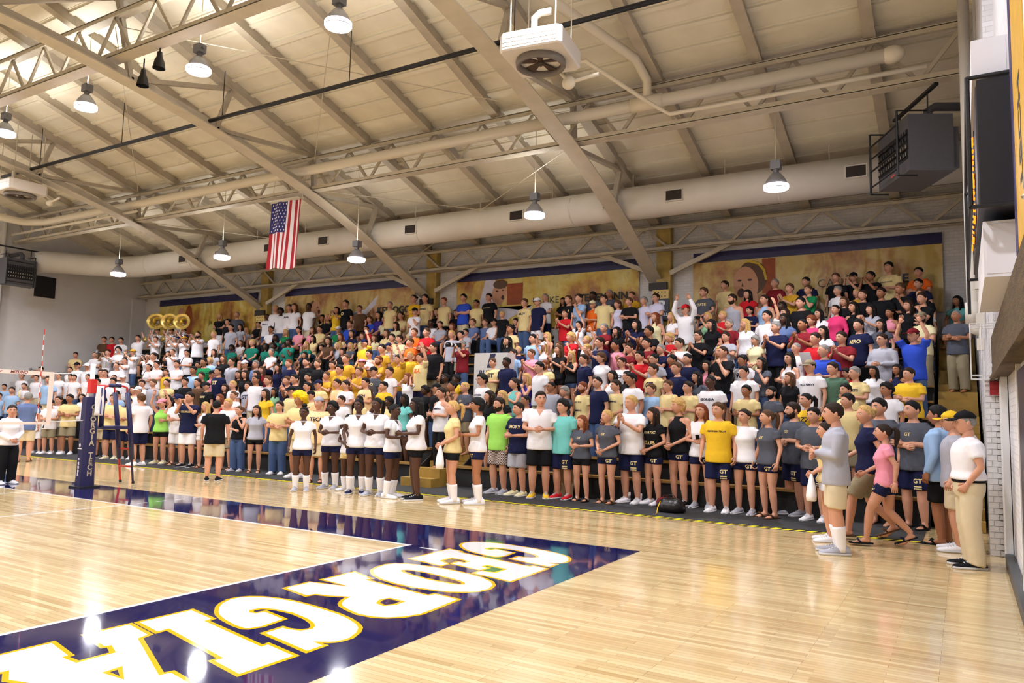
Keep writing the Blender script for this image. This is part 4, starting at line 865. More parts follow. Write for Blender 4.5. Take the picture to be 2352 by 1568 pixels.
# material slots -----------------------------------------------------
SKIN = {'l': (208, 152, 124), 'm': (170, 114, 82), 'd': (82, 52, 38)}
HAIR = {'k': (20, 17, 16), 'b': (44, 30, 22), 'n': (86, 58, 36), 'y': (196, 158, 96), 'g': (136, 132, 128), 'r': (120, 62, 34), 'q': (240, 200, 20)}
CLR = {'wh': (238, 235, 240), 'tn': (228, 206, 148), 'yl': (232, 186, 44), 'gd': (206, 156, 44), 'ny': (24, 28, 64), 'bk': (20, 20, 24), 'gy': (82, 85, 96), 'lg': (172, 172, 184), 'bl': (46, 76, 190), 'lb': (156, 188, 226), 'rd': (196, 30, 40),
       'mr': (126, 28, 38), 'gn': (28, 126, 74), 'sg': (146, 194, 156), 'tl': (22, 116, 98), 'og': (232, 104, 30), 'pk': (236, 150, 170), 'mg': (222, 60, 116), 'dg': (80, 110, 90), 'pu': (64, 46, 136), 'br': (94, 68, 48), 'cr': (232, 222, 176), 'lm': (156, 218, 96),
       'aq': (116, 198, 194), 'lv': (208, 204, 228), 'pe': (246, 208, 156), 'kh': (214, 198, 166), 'ok': (150, 138, 112), 'jn': (70, 90, 130), 'pl': (60, 66, 92), 'sb': (98, 116, 160)}
CN = {'wh': 'white', 'tn': 'pale gold', 'yl': 'bright yellow', 'gd': 'mustard', 'ny': 'navy', 'bk': 'black', 'gy': 'charcoal', 'lg': 'light grey', 'bl': 'royal blue', 'lb': 'light blue', 'rd': 'red', 'mr': 'maroon', 'gn': 'green', 'sg': 'sage green', 'tl': 'teal', 'og': 'orange',
      'pk': 'pink', 'mg': 'magenta', 'dg': 'dull green', 'pu': 'purple', 'br': 'brown', 'cr': 'cream', 'lm': 'lime', 'aq': 'aqua', 'lv': 'lavender', 'pe': 'peach', 'kh': 'khaki', 'ok': 'olive khaki', 'jn': 'denim', 'pl': 'dark plaid', 'sb': 'slate blue'}
def skinm(c): return mat('skin_' + c, SKIN[c], .5, spec=.35)
def hairm(c): return mat('hair_' + c, HAIR[c], .72, noise=.35, nscale=60, spec=.25)
def clothm(c): return mat('cloth_' + c, CLR[c], .85, bump=.28, bscale=13, spec=.2)
def plaid():
    if 'cloth_pl' in _M: return
    m = clothm('pl'); nt = m.node_tree; b = nt.nodes['Principled BSDF']; tc = nt.nodes.new('ShaderNodeTexCoord'); ck = nt.nodes.new('ShaderNodeTexChecker')
    ck.inputs['Scale'].default_value = 42; ck.inputs['Color1'].default_value = lin((206, 196, 186)); ck.inputs['Color2'].default_value = lin((92, 58, 58))
    nt.links.new(tc.outputs['Object'], ck.inputs['Vector']); nt.links.new(ck.outputs['Color'], b.inputs['Base Color'])
plaid()
def lipm(c): return mat('lips_' + c, tuple(v * f for v, f in zip(SKIN[c], (.86, .62, .62))), .45)
eyew = mat('eye_white', (226, 224, 220), .3); eyed = mat('eye_dark', (24, 18, 16), .3)
# voxel union in one batch --------------------------------------------
def batch_remesh(jobs, voxel, smooth):
    """jobs: {key: MB}; every figure or garment becomes one continuous surface"""
    tmp = bpy.data.collections.new('tmp'); SC.collection.children.link(tmp); obs = {}
    for k, mb in jobs.items():
        me = bpy.data.meshes.new('raw'); me.from_pydata([tuple(p) for p in mb.v], [], mb.f); bm = bmesh.new(); bm.from_mesh(me); bmesh.ops.recalc_face_normals(bm, faces=bm.faces); bm.to_mesh(me); bm.free()
        o = bpy.data.objects.new('raw', me); tmp.objects.link(o); m = o.modifiers.new('r', 'REMESH'); m.mode = 'VOXEL'; m.voxel_size = voxel
        m = o.modifiers.new('s', 'SMOOTH'); m.factor = .5; m.iterations = smooth; obs[k] = o
    dg = bpy.context.evaluated_depsgraph_get(); out = {}
    for k, o in obs.items():
        ev = o.evaluated_get(dg); me = ev.to_mesh(); nv = len(me.vertices); co = np.empty(nv * 3, 'f'); me.vertices.foreach_get('co', co)
        out[k] = (co.reshape(-1, 3), [tuple(p.vertices) for p in me.polygons]); ev.to_mesh_clear()
    for o in obs.values(): me = o.data; bpy.data.objects.remove(o); bpy.data.meshes.remove(me)
    bpy.data.collections.remove(tmp); return out
def head_matrix(hy): return Matrix.Translation((0, -.018, 1.634)) @ Matrix.Rotation(hy, 4, 'Z') @ Matrix.Diagonal((1.10, 1.10, 1.06, 1))
def palm_normal(pose, side, el, wr):
    if pose in ('p', 'c', 'm', 'u', 'g', 'b'): return (-side, 0, 0) if pose in ('p', 'c', 'm', 'g', 'b') else (0, -1, 0)
    if pose == 'x': return (0, 1, 0)
    if pose in ('h', 'e'): return (0, .5, -1)
    if pose == 't': return (0, 0, -1)
    return (-side, .2, 0)
def finish_body(raw, sex, pose, hy, hands=True):
    mb = MB(); co, fs = raw; mb.v = [tuple(p) for p in co.tolist()]; mb.f = list(fs); mb.m = [0] * len(fs)
    head_into(mb, head_matrix(hy))
    if hands:
        for side, (el, wr, cu) in zip((1, -1), POSES[pose]):
            d = Vector(wr) - Vector(el)
            if pose == 'p': d = Vector((-side * .12, -.45, .9))
            if pose in ('g', 'b'): d = Vector((-side * .25, -.1, 1))
            hand_into(mb, wr, d, palm_normal(pose, side, el, wr), cu, side)
    return mb
PRINT_FN = {}
CROWD = r'''
.09 12.18 3.3 1.83 -.37 -.35 M c l ns gy 0 tx=STATE bt=nys|person in charcoal t-shirt lettered STATE, hands clasped low, eleventh row
.49 12.78 3.63 1.75 -.36 -.35 M s l bs tn 0 bt=khs|person in pale gold t-shirt, standing, top row
1.03 11.48 2.97 1.82 -.39 -.35 M s l bs lg:t 0 wide beard bt=oks|person in light grey tank top, standing, tenth row
1.27 12.08 3.3 1.68 -.26 -.35 F s l kl rd 0 bt=bkm|person in red t-shirt, standing, eleventh row
1.83 12.68 3.63 1.69 -.37 -.35 M s l gr mr 0 bt=khs|person in maroon t-shirt, standing, top row
1.83 11.48 2.97 1.76 -.41 -.35 F s l bp lb:t 0 bt=jnm|person in light blue tank top, standing, tenth row
2.3 12.18 3.3 1.79 -.55 0 M p l ns gd 0 bt=jnt|person in mustard t-shirt, clapping, eleventh row
2.59 12.78 3.63 1.7 -.33 -.35 M s l ks ny 0 bt=nys|person in navy t-shirt, standing, top row
2.76 12.08 3.3 1.7 -.62 0 M h l ns gn 0 bt=jnt|person in green t-shirt, with hand to chin, eleventh row
3.32 12.68 3.63 1.74 -.43 0 M s l ns bk 0 bt=jnt|person in black t-shirt, standing, top row
3.43 12.18 3.3 1.65 -.5 -.35 M s l gs wh:p 0 bt=jnt|person in white polo shirt, standing, eleventh row
3.72 12.78 3.63 1.74 -.49 0 M g l bs bk 0 cap=bk bt=jnt|person in black t-shirt and black cap, hands up at the face, top row
4.12 12.68 3.63 1.72 -.5 -.35 M g m ks bk 0 bt=khs|person in black t-shirt, hands up at the face, top row
4.52 12.78 3.63 1.94 -.51 0 M x l ks tn 0 tx=GEORGIA_STATE bt=jnt|person in pale gold t-shirt lettered GEORGIA, arms crossed, top row
4.84 11.58 2.97 1.86 -.47 -.35 M h m ns bk 0 bt=oks|person in black t-shirt, with hand to chin, tenth row
5.24 11.48 2.97 1.69 -.26 -.35 M s l ns bk 0 bt=oks|person in black t-shirt, standing, tenth row beside black shirt
3.86 12.08 3.3 1.54 -.2 -.35 F s l yn gd:t 0 bt=nym|person in mustard tank top, standing, eleventh row
3.91 10.98 2.64 1.73 -.43 -.35 F s l kl bk:t 0 bt=bkm|person in black tank top, standing, ninth row
2.23 11.58 2.97 1.58 -.63 0 F s d kl sb:l 0 bt=jnm|person in slate blue long-sleeved shirt, standing, tenth row
1.43 11.58 2.97 1.5 -.23 -.35 M x l kf ny 0 tx=GEORGIA_STATE bt=jnt|person in navy t-shirt lettered GEORGIA, arms crossed, tenth row
2.12 10.38 2.31 1.86 -.27 -.35 M w l ks wh 0 bt=bkt|person in white t-shirt, with one arm raised, eighth row
2.4 10.98 2.64 1.66 -.28 -.35 F x l bl bk:t 0 bt=bkm|person in black tank top, arms crossed, ninth row
3.16 10.98 2.64 1.6 -.33 -.35 F s l kl wh 0 bt=bkm|person in white t-shirt, standing, ninth row, under the laughing player banner
3.54 10.88 2.64 1.67 -.53 0 F s l kp mg:l 0 bt=jnm|person in magenta long-sleeved shirt, standing, ninth row
3.03 9.68 1.98 1.88 -.31 -.35 M p m kz mr:p 0 bt=nys|person in maroon polo shirt, clapping, seventh row
3.09 10.38 2.31 1.71 -.36 -.35 F s l rf mg 0 bt=jnt|person in magenta t-shirt, standing, eighth row
3.38 9.08 1.65 1.83 -.38 -.35 M m l bs rd 0 hold=paper bt=jnt|person in red t-shirt, holding a paper sheet, sixth row
3.63 8.48 1.32 1.86 -.23 -.7 M m l gz bl 0 bt=jnt|person in royal blue t-shirt, hands together, fifth row
3.87 9.18 1.65 1.85 -.27 -.35 M p l bs mr 0 bt=jnt|person in maroon t-shirt, clapping, sixth row, under the laughing player banner
4.15 9.68 1.98 1.82 -.62 0 M s l ks ny 0 tx=AERO bt=bkt|person in navy t-shirt lettered AERO, standing, seventh row
4.28 10.88 2.64 1.64 -.51 -.35 F p l kl lg 0 bt=jnt|person in light grey t-shirt, clapping, ninth row
4.65 10.98 2.64 1.55 -.64 0 F x m kp pk:t 0 bt=bkm|person in pink tank top, arms crossed, ninth row
4.64 9.08 1.65 1.77 -.38 -.35 M m l bs lg:l 0 glasses bt=jnt|person in light grey long-sleeved shirt, hands together, sixth row
2.44 9.78 1.98 1.85 -.42 -.35 M p l gs ny:p 0 wide bt=bkt|person in navy polo shirt, clapping, seventh row
1.24 10.38 2.31 1.7 -.55 0 M s l gs mr:p 0 bt=jnt|person in maroon polo shirt, standing, eighth row
.95 10.88 2.64 1.64 -.36 -.35 M p l ys rd:p 0 bt=jnt|person in red polo shirt, clapping, ninth row
.54 10.98 2.64 1.65 -.51 0 F g l yl sg:t 0 hold=camera bt=bkm|person in sage green tank top, holding a small camera, ninth row
1.64 10.28 2.31 1.68 -.46 -.35 F s l yl wh:l 0 bt=jnt|person in white long-sleeved shirt, standing, eighth row
.7 9.68 1.98 1.69 -.25 -.35 M p l bs bk:p 0 glasses bt=nys|person in black polo shirt, clapping, seventh row
1.32 9.78 1.98 1.66 -.21 -.35 M p l bs lg 0 bt=nys|person in light grey t-shirt, clapping, seventh row
2.01 9.68 1.98 1.54 -.34 -.35 F c l gf cr:p 0 bt=jnm|person in cream polo shirt, hands clasped low, seventh row
1.61 8.48 1.32 1.87 -.46 -.35 M h l bz bk 0 bt=nys|person in black t-shirt, with hand to chin, fifth row
1.37 9.08 1.65 1.58 -.51 0 F s l yl gy:t 0 bt=jnm|person in charcoal tank top, standing, sixth row
2 8.58 1.32 1.68 -.41 -.35 M s m ks wh 0 tx=1987 bt=nys|person in white t-shirt lettered 1987, standing, fifth row
2.19 7.88 .99 1.72 -.22 -.35 M s l ks wh:p 0 wide bt=oks|person in white polo shirt, standing, fourth row
1.22 8.58 1.32 1.57 -.12 -.35 F s l kl pk:t 0 bt=nym|person in pink tank top, standing, fifth row
.79 7.88 .99 1.82 -.61 0 M s l ns ny 0 bt=jnt|person in navy t-shirt, standing, fourth row
2.41 8.48 1.32 1.62 -.4 -.35 F h l kl gy 0 bt=jnt|person in charcoal t-shirt, with hand to chin, fifth row
2.95 8.58 1.32 1.71 -.56 0 F x l kl wh:t 0 bt=bkm|person in white tank top, arms crossed, fifth row
2.98 9.18 1.65 1.64 -.44 -.35 M s l gz wh 0 bt=nys|person in white t-shirt, standing, sixth row
3.46 7.88 .99 1.83 -.35 -.35 M s l bs wh 0 cap=ok tx=OLD_NAVY bt=oks|person in white t-shirt and olive khaki cap, standing, fourth row
3.86 7.98 .99 1.79 -.42 -.35 M s l bs dg:p 0 wide bt=jnt|person in dull green polo shirt, standing, fourth row
3.06 7.98 .99 1.6 -.45 -.35 F s l nl bk:p 0 bt=jnt|person in black polo shirt, standing, fourth row
4.03 8.58 1.32 1.38 -.48 -.35 F s l kf rd 0 bt=bkm|person in red t-shirt, standing, fifth row
4.26 7.88 .99 1.69 -.52 -.35 M x l gs tn 0 tx=JACKETS bt=jnt|person in pale gold t-shirt lettered JACKETS, arms crossed, fourth row
4.52 8.48 1.32 1.41 -.16 -.35 F s m kl wh 0 bt=jnt|person in white t-shirt, standing, fifth row, next to the gold stairs
4.93 8.58 1.32 1.45 -.6 0 F s m kl ny:t 0 bt=bkt|person in navy tank top, standing, fifth row
1.69 7.28 .66 1.84 -.27 -.35 M s d kz wh 0 wide tx=GEORGIA bt=jnt|person in white t-shirt lettered GEORGIA, standing, third row
5.16 7.98 .99 1.67 -.45 -.35 M x l bs yl:p 0 wide bt=bkt|person in bright yellow polo shirt, arms crossed, fourth row
2.36 7.38 .66 1.65 -.13 -.35 M x m ks tn 0 bt=jnt|person in pale gold t-shirt, arms crossed, third row, under the laughing player banner
2.86 7.28 .66 1.62 -.72 0 M s l ks gy 0 beard bt=khs|person in charcoal t-shirt, standing, third row, under the laughing player banner
3.59 6.68 .33 1.81 -.49 -.35 F s l kp yl 0 tx=JAZZ bt=nym|person in bright yellow t-shirt lettered JAZZ, standing, second row
4.16 7.38 .66 1.68 -.72 0 M s l ks tn 0 bt=jnt|person in pale gold t-shirt, standing, third row
4.26 6.78 .33 1.81 -.3 -.7 M s l ks tn 0 bt=oks|person in pale gold t-shirt, standing, second row, next to the gold stairs
4.84 7.28 .66 1.69 -.47 -.35 M s m ka wh 0 bt=jnt|person in white t-shirt, standing, third row, next to the gold stairs
.83 8.48 1.32 1.72 -.21 -.35 M s l ks ny 0 bt=nys|person in navy t-shirt, standing, fifth row between navy and pink shirts
.81 7.28 .66 1.74 -.52 0 M x l ns tn 0 bt=bkt|person in pale gold t-shirt, arms crossed, third row between light blue and pale gold shirts
.01 10.88 2.64 1.85 -.22 -.35 M u l rs wh:l 0 cap=rd bt=khs|person in white long-sleeved shirt and red cap, with both arms raised, ninth row
.41 9.18 1.65 1.81 -.12 -.7 M p l bs wh 0 bt=jnt|person in white t-shirt, clapping, sixth row
2.78 10.88 2.64 1.88 -.24 -.35 M s l ks bk 0 bt=jnt|person in black t-shirt, standing, ninth row, under the laughing player banner
3.65 11.48 2.97 1.6 -.55 0 F s l nl bk 0 bt=jnt|person in black t-shirt, standing, tenth row between slate blue and black shirts
4.52 10.28 2.31 1.55 -.29 -.35 F s l kl gy 0 bt=jnt|person in charcoal t-shirt, standing, eighth row
2.52 10.28 2.31 1.76 -.23 -.35 F s d kl sb 0 bt=bkm|person in slate blue t-shirt, standing, eighth row
.84 10.28 2.31 1.7 -.39 -.35 F s l kl bk 0 bt=nym|person in black t-shirt, standing, eighth row, near the sign column
3.43 9.78 1.98 1.72 -.65 0 F s l kl wh 0 bt=bkm|person in white t-shirt, standing, seventh row, under the laughing player banner
5.18 12.08 3.3 1.69 -.37 -.35 M s l ks ny 0 bt=jnt|person in navy t-shirt, standing, eleventh row
4.78 12.18 3.3 1.47 -.29 -.35 M s l ns bk 0 tx=34 bt=jnt|person in black t-shirt lettered 34, standing, eleventh row
5.3 10.88 2.64 1.84 -.68 0 M h l bs bk 0 bt=jnt|person in black t-shirt, with hand to chin, ninth row
5.3 10.98 2.64 1.63 -.48 -.35 F s l kp wh 0 bt=nym|person in white t-shirt, standing, ninth row, next to the gold stairs
5.3 10.38 2.31 1.68 -.53 0 M x l bs cr:p 0 beard cap=ok bt=okt|person in cream polo shirt and olive khaki cap, arms crossed, eighth row
5.19 9.18 1.65 1.86 -.37 -.35 M u l ks bl 0 cap=mr bt=jnt|person in royal blue t-shirt and maroon cap, with both arms raised, sixth row
5.17 12.68 3.63 1.74 -.48 0 M x l ks og 0 bt=khs|person in orange t-shirt, arms crossed, top row
4.44 11.48 2.97 1.77 -.22 -.35 M s m ks bk 0 bt=nys|person in black t-shirt, tenth row next to the gold stairs, between black and black shirts
4.05 11.58 2.97 1.76 -.35 -.35 F s l bn bk 0 bt=jnt|person in black t-shirt, tenth row under the laughing player banner, between black and black shirts
5.03 10.88 2.64 1.69 -.46 -.35 F s l bl bk 0 bt=bkm|person in black t-shirt, standing, ninth row, next to the gold stairs
-8.16 12.78 3.63 1.9 -.19 0 M x l ks bl 2 bt=khs|
-7.58 12.68 3.63 1.66 -.01 -.35 M s m ks tn 2 bt=nys|
-7.16 12.78 3.63 1.86 -.19 0 M s l ks bk 0 tx=GEORGIA_TECH bt=oks|person in black t-shirt lettered GEORGIA, standing, top row
-5.47 12.18 3.3 1.84 -.3 0 M s l ns tn 0 tx=SMILEY bt=jnt|person in pale gold t-shirt lettered SMILEY, standing, eleventh row
-4.96 12.08 3.3 1.82 -.28 0 M s l bs ny:p 0 cap=wh bt=whs|person in navy polo shirt and white cap, standing, eleventh row
-5.02 12.68 3.63 1.72 -.36 0 M m l gz wh:p 0 bt=nys|person in white polo shirt, hands together, top row
-4.46 12.78 3.63 1.57 -.18 0 F x m kl bk 0 bt=nym|person in black t-shirt, arms crossed, top row
-3.97 12.18 3.3 1.85 -.39 0 M s l ns bk 0 tx=TECH bt=jnt|person in black t-shirt lettered TECH, standing, eleventh row
-3.57 12.08 3.3 1.85 -.44 0 M h l bs lb:p 0 bt=jnt|person in light blue polo shirt, with hand to chin, eleventh row
-3.18 12.18 3.3 1.65 -.28 0 M m l gs og:p 0 cap=cr bt=wht|person in orange polo shirt and cream cap, hands together, eleventh row
-2.79 12.08 3.3 1.78 -.02 -.35 M s l bs tn 0 bt=jnt|person in pale gold t-shirt, standing, eleventh row
-3.41 12.68 3.63 1.68 -.22 -.35 M s d ks gy 0 bt=jnt|person in charcoal t-shirt, standing, top row between black and charcoal shirts
-2.92 12.78 3.63 1.71 -.16 -.35 M s m gr gy 0 bt=jnt|person in charcoal t-shirt, standing, top row between charcoal and mustard shirts
-2.17 12.68 3.63 1.6 -.16 -.35 M s l ns gd 0 bt=bkt|person in mustard t-shirt, standing, top row
-1.61 12.18 3.3 1.68 -.53 0 M s l gs lv 0 bt=bkt|person in lavender t-shirt, standing, eleventh row between black and lavender shirts
-2.01 12.08 3.3 1.66 -.26 -.35 M x l ns bk:p 0 bt=nys|person in black polo shirt, arms crossed, eleventh row
-1.22 12.08 3.3 1.73 -.45 0 M x l bs lv:p 0 glasses bt=jnt|person in lavender polo shirt, arms crossed, eleventh row
-2.4 12.18 3.3 1.62 -.23 -.35 F s l nf lv 0 bt=nym|person in lavender t-shirt, standing, eleventh row between pale gold and black shirts
-7.47 12.08 3.3 1.69 -.24 0 M t l ns sb 2 bt=oks|
-6.67 12.08 3.3 1.65 -.11 -.35 M t l kf wh 2 cap=bk bt=jnt|
-5.87 12.08 3.3 1.62 -.29 0 F t l kl ny 0 bt=bkt|person in navy t-shirt, sitting, eleventh row
-4.87 10.38 2.31 1.8 -.37 0 M s m ks tn 0 tx=GT bt=oks|person in pale gold t-shirt lettered GT, standing, eighth row
-6.27 12.18 3.3 1.49 -.2 0 M s l ys bk 0 bt=jnt|person in black t-shirt, standing, eleventh row
-3.77 11.58 2.97 1.67 -.26 0 M p l bs rd:p 0 bt=jnt|person in red polo shirt, clapping, tenth row
-3.03 10.98 2.64 1.57 -.35 0 F u l kl wh 0 bt=bkt|person in white t-shirt, with both arms raised, ninth row
-2.22 9.78 1.98 1.68 -.06 -.7 F u l yn wh:t 0 bt=nym|person in white tank top, with both arms raised, seventh row
-2.01 10.38 2.31 1.72 -.39 0 M p l gs mr:p 0 bt=oks|person in maroon polo shirt, clapping, eighth row
-1.61 10.28 2.31 1.61 -.28 -.35 F s l kl bk 0 bt=nym|person in black t-shirt, standing, eighth row, just right of the aisle
-1.11 10.38 2.31 1.78 -.33 -.35 F p l kl ny 0 bt=bkm|person in navy t-shirt, clapping, eighth row
-.79 10.88 2.64 1.69 -.31 -.35 F s l rl cr:t 0 bt=jnm|person in cream tank top, standing, ninth row
-.39 10.98 2.64 1.69 -.57 0 F x l yl wh 0 bt=bkt|person in white t-shirt, arms crossed, ninth row
-.51 9.68 1.98 1.85 -.39 -.35 M p m ks bk 0 bt=khs|person in black t-shirt, clapping, seventh row
-3.64 10.28 2.31 1.54 -.21 -.35 F p l yl cr:t 0 bt=bkm|person in cream tank top, clapping, eighth row
-3.4 9.68 1.98 1.54 -.33 0 F u l yl wh:t 0 cap=wh bt=bkt|person in white tank top and white cap, with both arms raised, seventh row
-2.62 9.68 1.98 1.77 -.34 -.35 F h l yf rd 0 bt=nym|person in red t-shirt, with hand to chin, seventh row
-3.01 9.78 1.98 1.55 -.13 -.35 F s l nl wh 0 bt=bkt|person in white t-shirt, standing, seventh row, just right of the aisle
-2.7 9.18 1.65 1.73 -.33 -.35 F p l nl bk 0 bt=bkm|person in black t-shirt, clapping, sixth row
-1.92 9.18 1.65 1.73 -.37 -.35 M s l ys lg 0 bt=khs|person in light grey t-shirt, standing, sixth row
-1.54 9.08 1.65 1.88 -.33 -.35 M p l bs ny 0 bt=jnt|person in navy t-shirt, clapping, sixth row
-1.16 9.18 1.65 1.81 -.45 -.35 M s m ks pk:p 0 bt=oks|person in pink polo shirt, standing, sixth row
-.38 9.18 1.65 1.84 -.49 0 M p l ks mr 0 bt=oks|person in maroon t-shirt, clapping, sixth row, near the sign column
.01 9.08 1.65 1.67 -.57 0 M p l gs ny:p 0 bt=bkt|person in navy polo shirt, clapping, sixth row
-.03 9.78 1.98 1.68 -.31 -.35 F p l yf rd 0 bt=nym|person in red t-shirt, clapping, seventh row
-2.31 9.08 1.65 1.56 -.32 0 F p l yl bk:t 0 bt=jnm|person in black tank top, clapping, sixth row
-1.68 8.48 1.32 1.75 -.61 0 M s l bs ny:p 0 bt=bkt|person in navy polo shirt, standing, fifth row between pale gold and white shirts
-1.28 8.58 1.32 1.8 -.35 -.35 F s l nf wh 0 bt=jnm|person in white t-shirt, standing, fifth row, just right of the aisle
-.77 9.08 1.65 1.71 -.54 0 M p l bs mr 0 wide tx=14 bt=oks|person in maroon t-shirt lettered 14, clapping, sixth row
-.71 8.48 1.32 1.66 -.3 -.35 M s l bs wh 0 glasses tx=TECH bt=bkt|person in white t-shirt lettered TECH, standing, fifth row
.07 8.48 1.32 1.73 -.34 -.35 M s l ks lg 0 glasses bt=oks|person in light grey t-shirt, standing, fifth row
.45 8.58 1.32 1.71 -.4 -.35 M s m ks ny 0 bt=jnt|person in navy t-shirt, standing, fifth row between light grey and navy shirts
-4.04 9.18 1.65 1.65 -.26 -.35 M s l bs lb:p 0 bt=bkt|person in light blue polo shirt, standing, sixth row
-4.19 9.68 1.98 1.44 -.14 -.35 M s l ys ny 0 bt=jnt|person in navy t-shirt, standing, seventh row
-3.45 9.08 1.65 1.63 -.2 -.35 M p l ns pk:p 0 bt=oks|person in pink polo shirt, clapping, sixth row
-2.54 7.88 .99 1.87 -.51 0 M s l ks wh 0 bt=khs|person in white t-shirt, standing, fourth row, just right of the aisle
-2.77 8.58 1.32 1.63 -.15 -.35 M x l rs tn 0 beard tx=JACKETS bt=oks|person in pale gold t-shirt lettered JACKETS, arms crossed, fifth row
-3.82 8.48 1.32 1.71 -.13 -.35 M s d ks ny:p 0 bt=nys|person in navy polo shirt, standing, fifth row between pale gold and pale gold shirts
-4.27 8.58 1.32 1.71 -.14 -.35 M m l ns tn 0 tx=GT bt=jnt|person in pale gold t-shirt lettered GT, hands together, fifth row
-6.01 9.68 1.98 1.65 -.18 -.35 M g l gs mr:p 0 hold=telephoto bt=jnt|person in maroon polo shirt, aiming a telephoto camera, seventh row
-6.49 10.28 2.31 1.67 -.2 0 M s l ks lg 0 bt=oks|person in light grey t-shirt, standing, eighth row
-2.94 7.98 .99 1.61 -.51 0 F h l yl pu:t 0 bt=jnt|person in purple tank top, with hand to chin, fourth row
-2.86 7.28 .66 1.8 -.41 -.35 F p l bn aq:t 0 bt=jnm|person in aqua tank top, clapping, third row
-3.82 7.38 .66 1.89 -.42 0 M s l ka wh 0 glasses tx=STANFORD bt=oks|person in white t-shirt lettered STANFORD, standing, third row
-1.96 7.38 .66 1.72 -.14 -.35 M s m kz lg 0 glasses bt=jnt|person in light grey t-shirt, standing, third row, just right of the aisle
-1.17 7.38 .66 1.71 -.56 0 M s l rs tn 0 wide beard tx=GEORGIA_TECH|SWIMMING bt=oks|person in pale gold t-shirt lettered GEORGIA, standing, third row
-.77 7.28 .66 1.82 -.5 0 M s l kz ny 0 bt=jnt|person in navy t-shirt, standing, third row, near the sign column
-.38 7.38 .66 1.75 -.48 -.35 M c l bs tn 0 tx=SWIMMING bt=bkt|person in pale gold t-shirt lettered SWIMMING, hands clasped low, third row
-.73 7.98 .99 1.66 -.15 -.35 F s l kl wh:t 0 bt=nym|person in white tank top, standing, fourth row
.01 7.28 .66 1.89 -.51 -.35 M s m ks wh 0 bt=jnt|person in white t-shirt, standing, third row, near the sign column
.23 7.98 .99 1.8 -.46 -.35 M s l bs tn 0 tx=GT|TENNIS bt=nys|person in pale gold t-shirt lettered GT, standing, fourth row
1.2 7.38 .66 1.72 -.39 -.35 M x l bs tn 0 bt=bkt|person in pale gold t-shirt, arms crossed, third row between pale gold and white shirts
.41 7.38 .66 1.67 -.27 -.35 M s l ns lb:l 0 bt=nys|person in light blue long-sleeved shirt, standing, third row
-4.24 7.28 .66 1.69 -.26 -.35 M x l ys gy 0 tx=GT bt=oks|person in charcoal t-shirt lettered GT, arms crossed, third row
-3.21 6.78 .33 1.81 -.31 -.35 F s l bl bk 0 bt=jnm|person in black t-shirt, standing, second row between white and black shirts
-2.81 6.68 .33 1.81 -.43 0 F s l yl bk 0 bt=bkt|person in black t-shirt, standing, second row between black and white shirts
-2.26 6.78 .33 1.72 -.36 -.35 M s m kz wh 0 bt=khs|person in white t-shirt, standing, second row, just right of the aisle
-4.92 7.88 .99 1.58 -.37 0 F s d ka yl:p 0 bt=jnt|person in bright yellow polo shirt, standing, fourth row
-1.56 7.28 .66 1.61 -.54 0 F s l gf gy 0 bt=jnm|person in charcoal t-shirt, standing, third row, just right of the aisle
1.19 7.98 .99 1.63 -.33 -.35 F s l kl gy 0 bt=bkt|person in charcoal t-shirt, standing, fourth row
-.33 7.88 .99 1.64 -.37 -.35 F s l kl bk 0 bt=jnt|person in black t-shirt, standing, fourth row, near the sign column
-.32 8.58 1.32 1.81 -.18 -.35 M p l ks rd 0 bt=oks|person in red t-shirt, clapping, fifth row
-4.58 9.78 1.98 1.73 -.46 0 F s l kl bk 0 bt=bkm|person in black t-shirt, standing, seventh row
-3.8 9.78 1.98 1.77 -.08 -.35 M s l ks lb 0 bt=bkt|person in light blue t-shirt, standing, seventh row
-16.34 12.78 3.63 1.98 .12 0 M s l bs wh 0 tx=SMART bt=khs|person in white t-shirt lettered SMART, standing, top row between white and bright yellow shirts
-15.96 12.68 3.63 1.98 .06 0 F s l nl wh 2 bt=jnt|
-15.2 12.68 3.63 1.96 -.03 0 M s d kz wh 2 bt=khs|
-17.48 12.68 3.63 1.66 .22 0 M s d kz wh 0 tx=SMART bt=jnt|person in white t-shirt lettered SMART, standing, top row beside white shirt
-16.73 12.68 3.63 1.85 .16 0 M s d ka wh 2 bt=jnt|
-17.11 12.78 3.63 1.98 .18 0 M s l ys wh 2 bt=jnt|
-13.41 12.78 3.63 1.98 -.13 0 M s l bs bk 0 tx=O bt=jnt|person in black t-shirt lettered O, standing, top row
-11.32 12.78 3.63 1.83 -.12 0 M s l gz tn 2 bt=jnt|
-10.17 12.68 3.63 1.98 -.12 0 F m l bn yl 2 bt=nym|
-9.76 12.78 3.63 1.98 -.14 0 M s l ks tn 0 tx=TENNIS bt=jnt|person in pale gold t-shirt lettered TENNIS, standing, top row
-8.96 12.78 3.63 1.83 -.17 0 M s l rs tn 2 bt=bkt|
-13.76 12.68 3.63 1.74 .08 0 F g l bl yl 0 hold=phone bt=jnt|person in bright yellow t-shirt, holding a phone, top row
-12.73 12.78 3.63 1.75 .12 0 M s l ns br 2 bt=bkt|
-14.47 12.68 3.63 1.98 .15 0 F t l yl bk 2 bt=bkm|
-14.11 12.78 3.63 1.93 -.09 0 M t l bs gn 2 bt=khs|
-14.83 12.78 3.63 1.98 .07 0 F t m kl tn 2 bt=jnt|
-10.95 12.68 3.63 1.87 .03 0 M t l bs tn 2 bt=nys|
-10.57 12.78 3.63 1.88 -.14 0 M t l bs tn 2 bt=oks|
-9.64 12.08 3.3 1.75 -.05 0 M h l bs wh 2 cap=bk bt=oks|
-9.36 12.68 3.63 1.93 -.16 0 F t l nl bk 2 bt=jnt|
-8.56 12.68 3.63 1.82 -.01 0 F t l bl bk 2 bt=jnt|
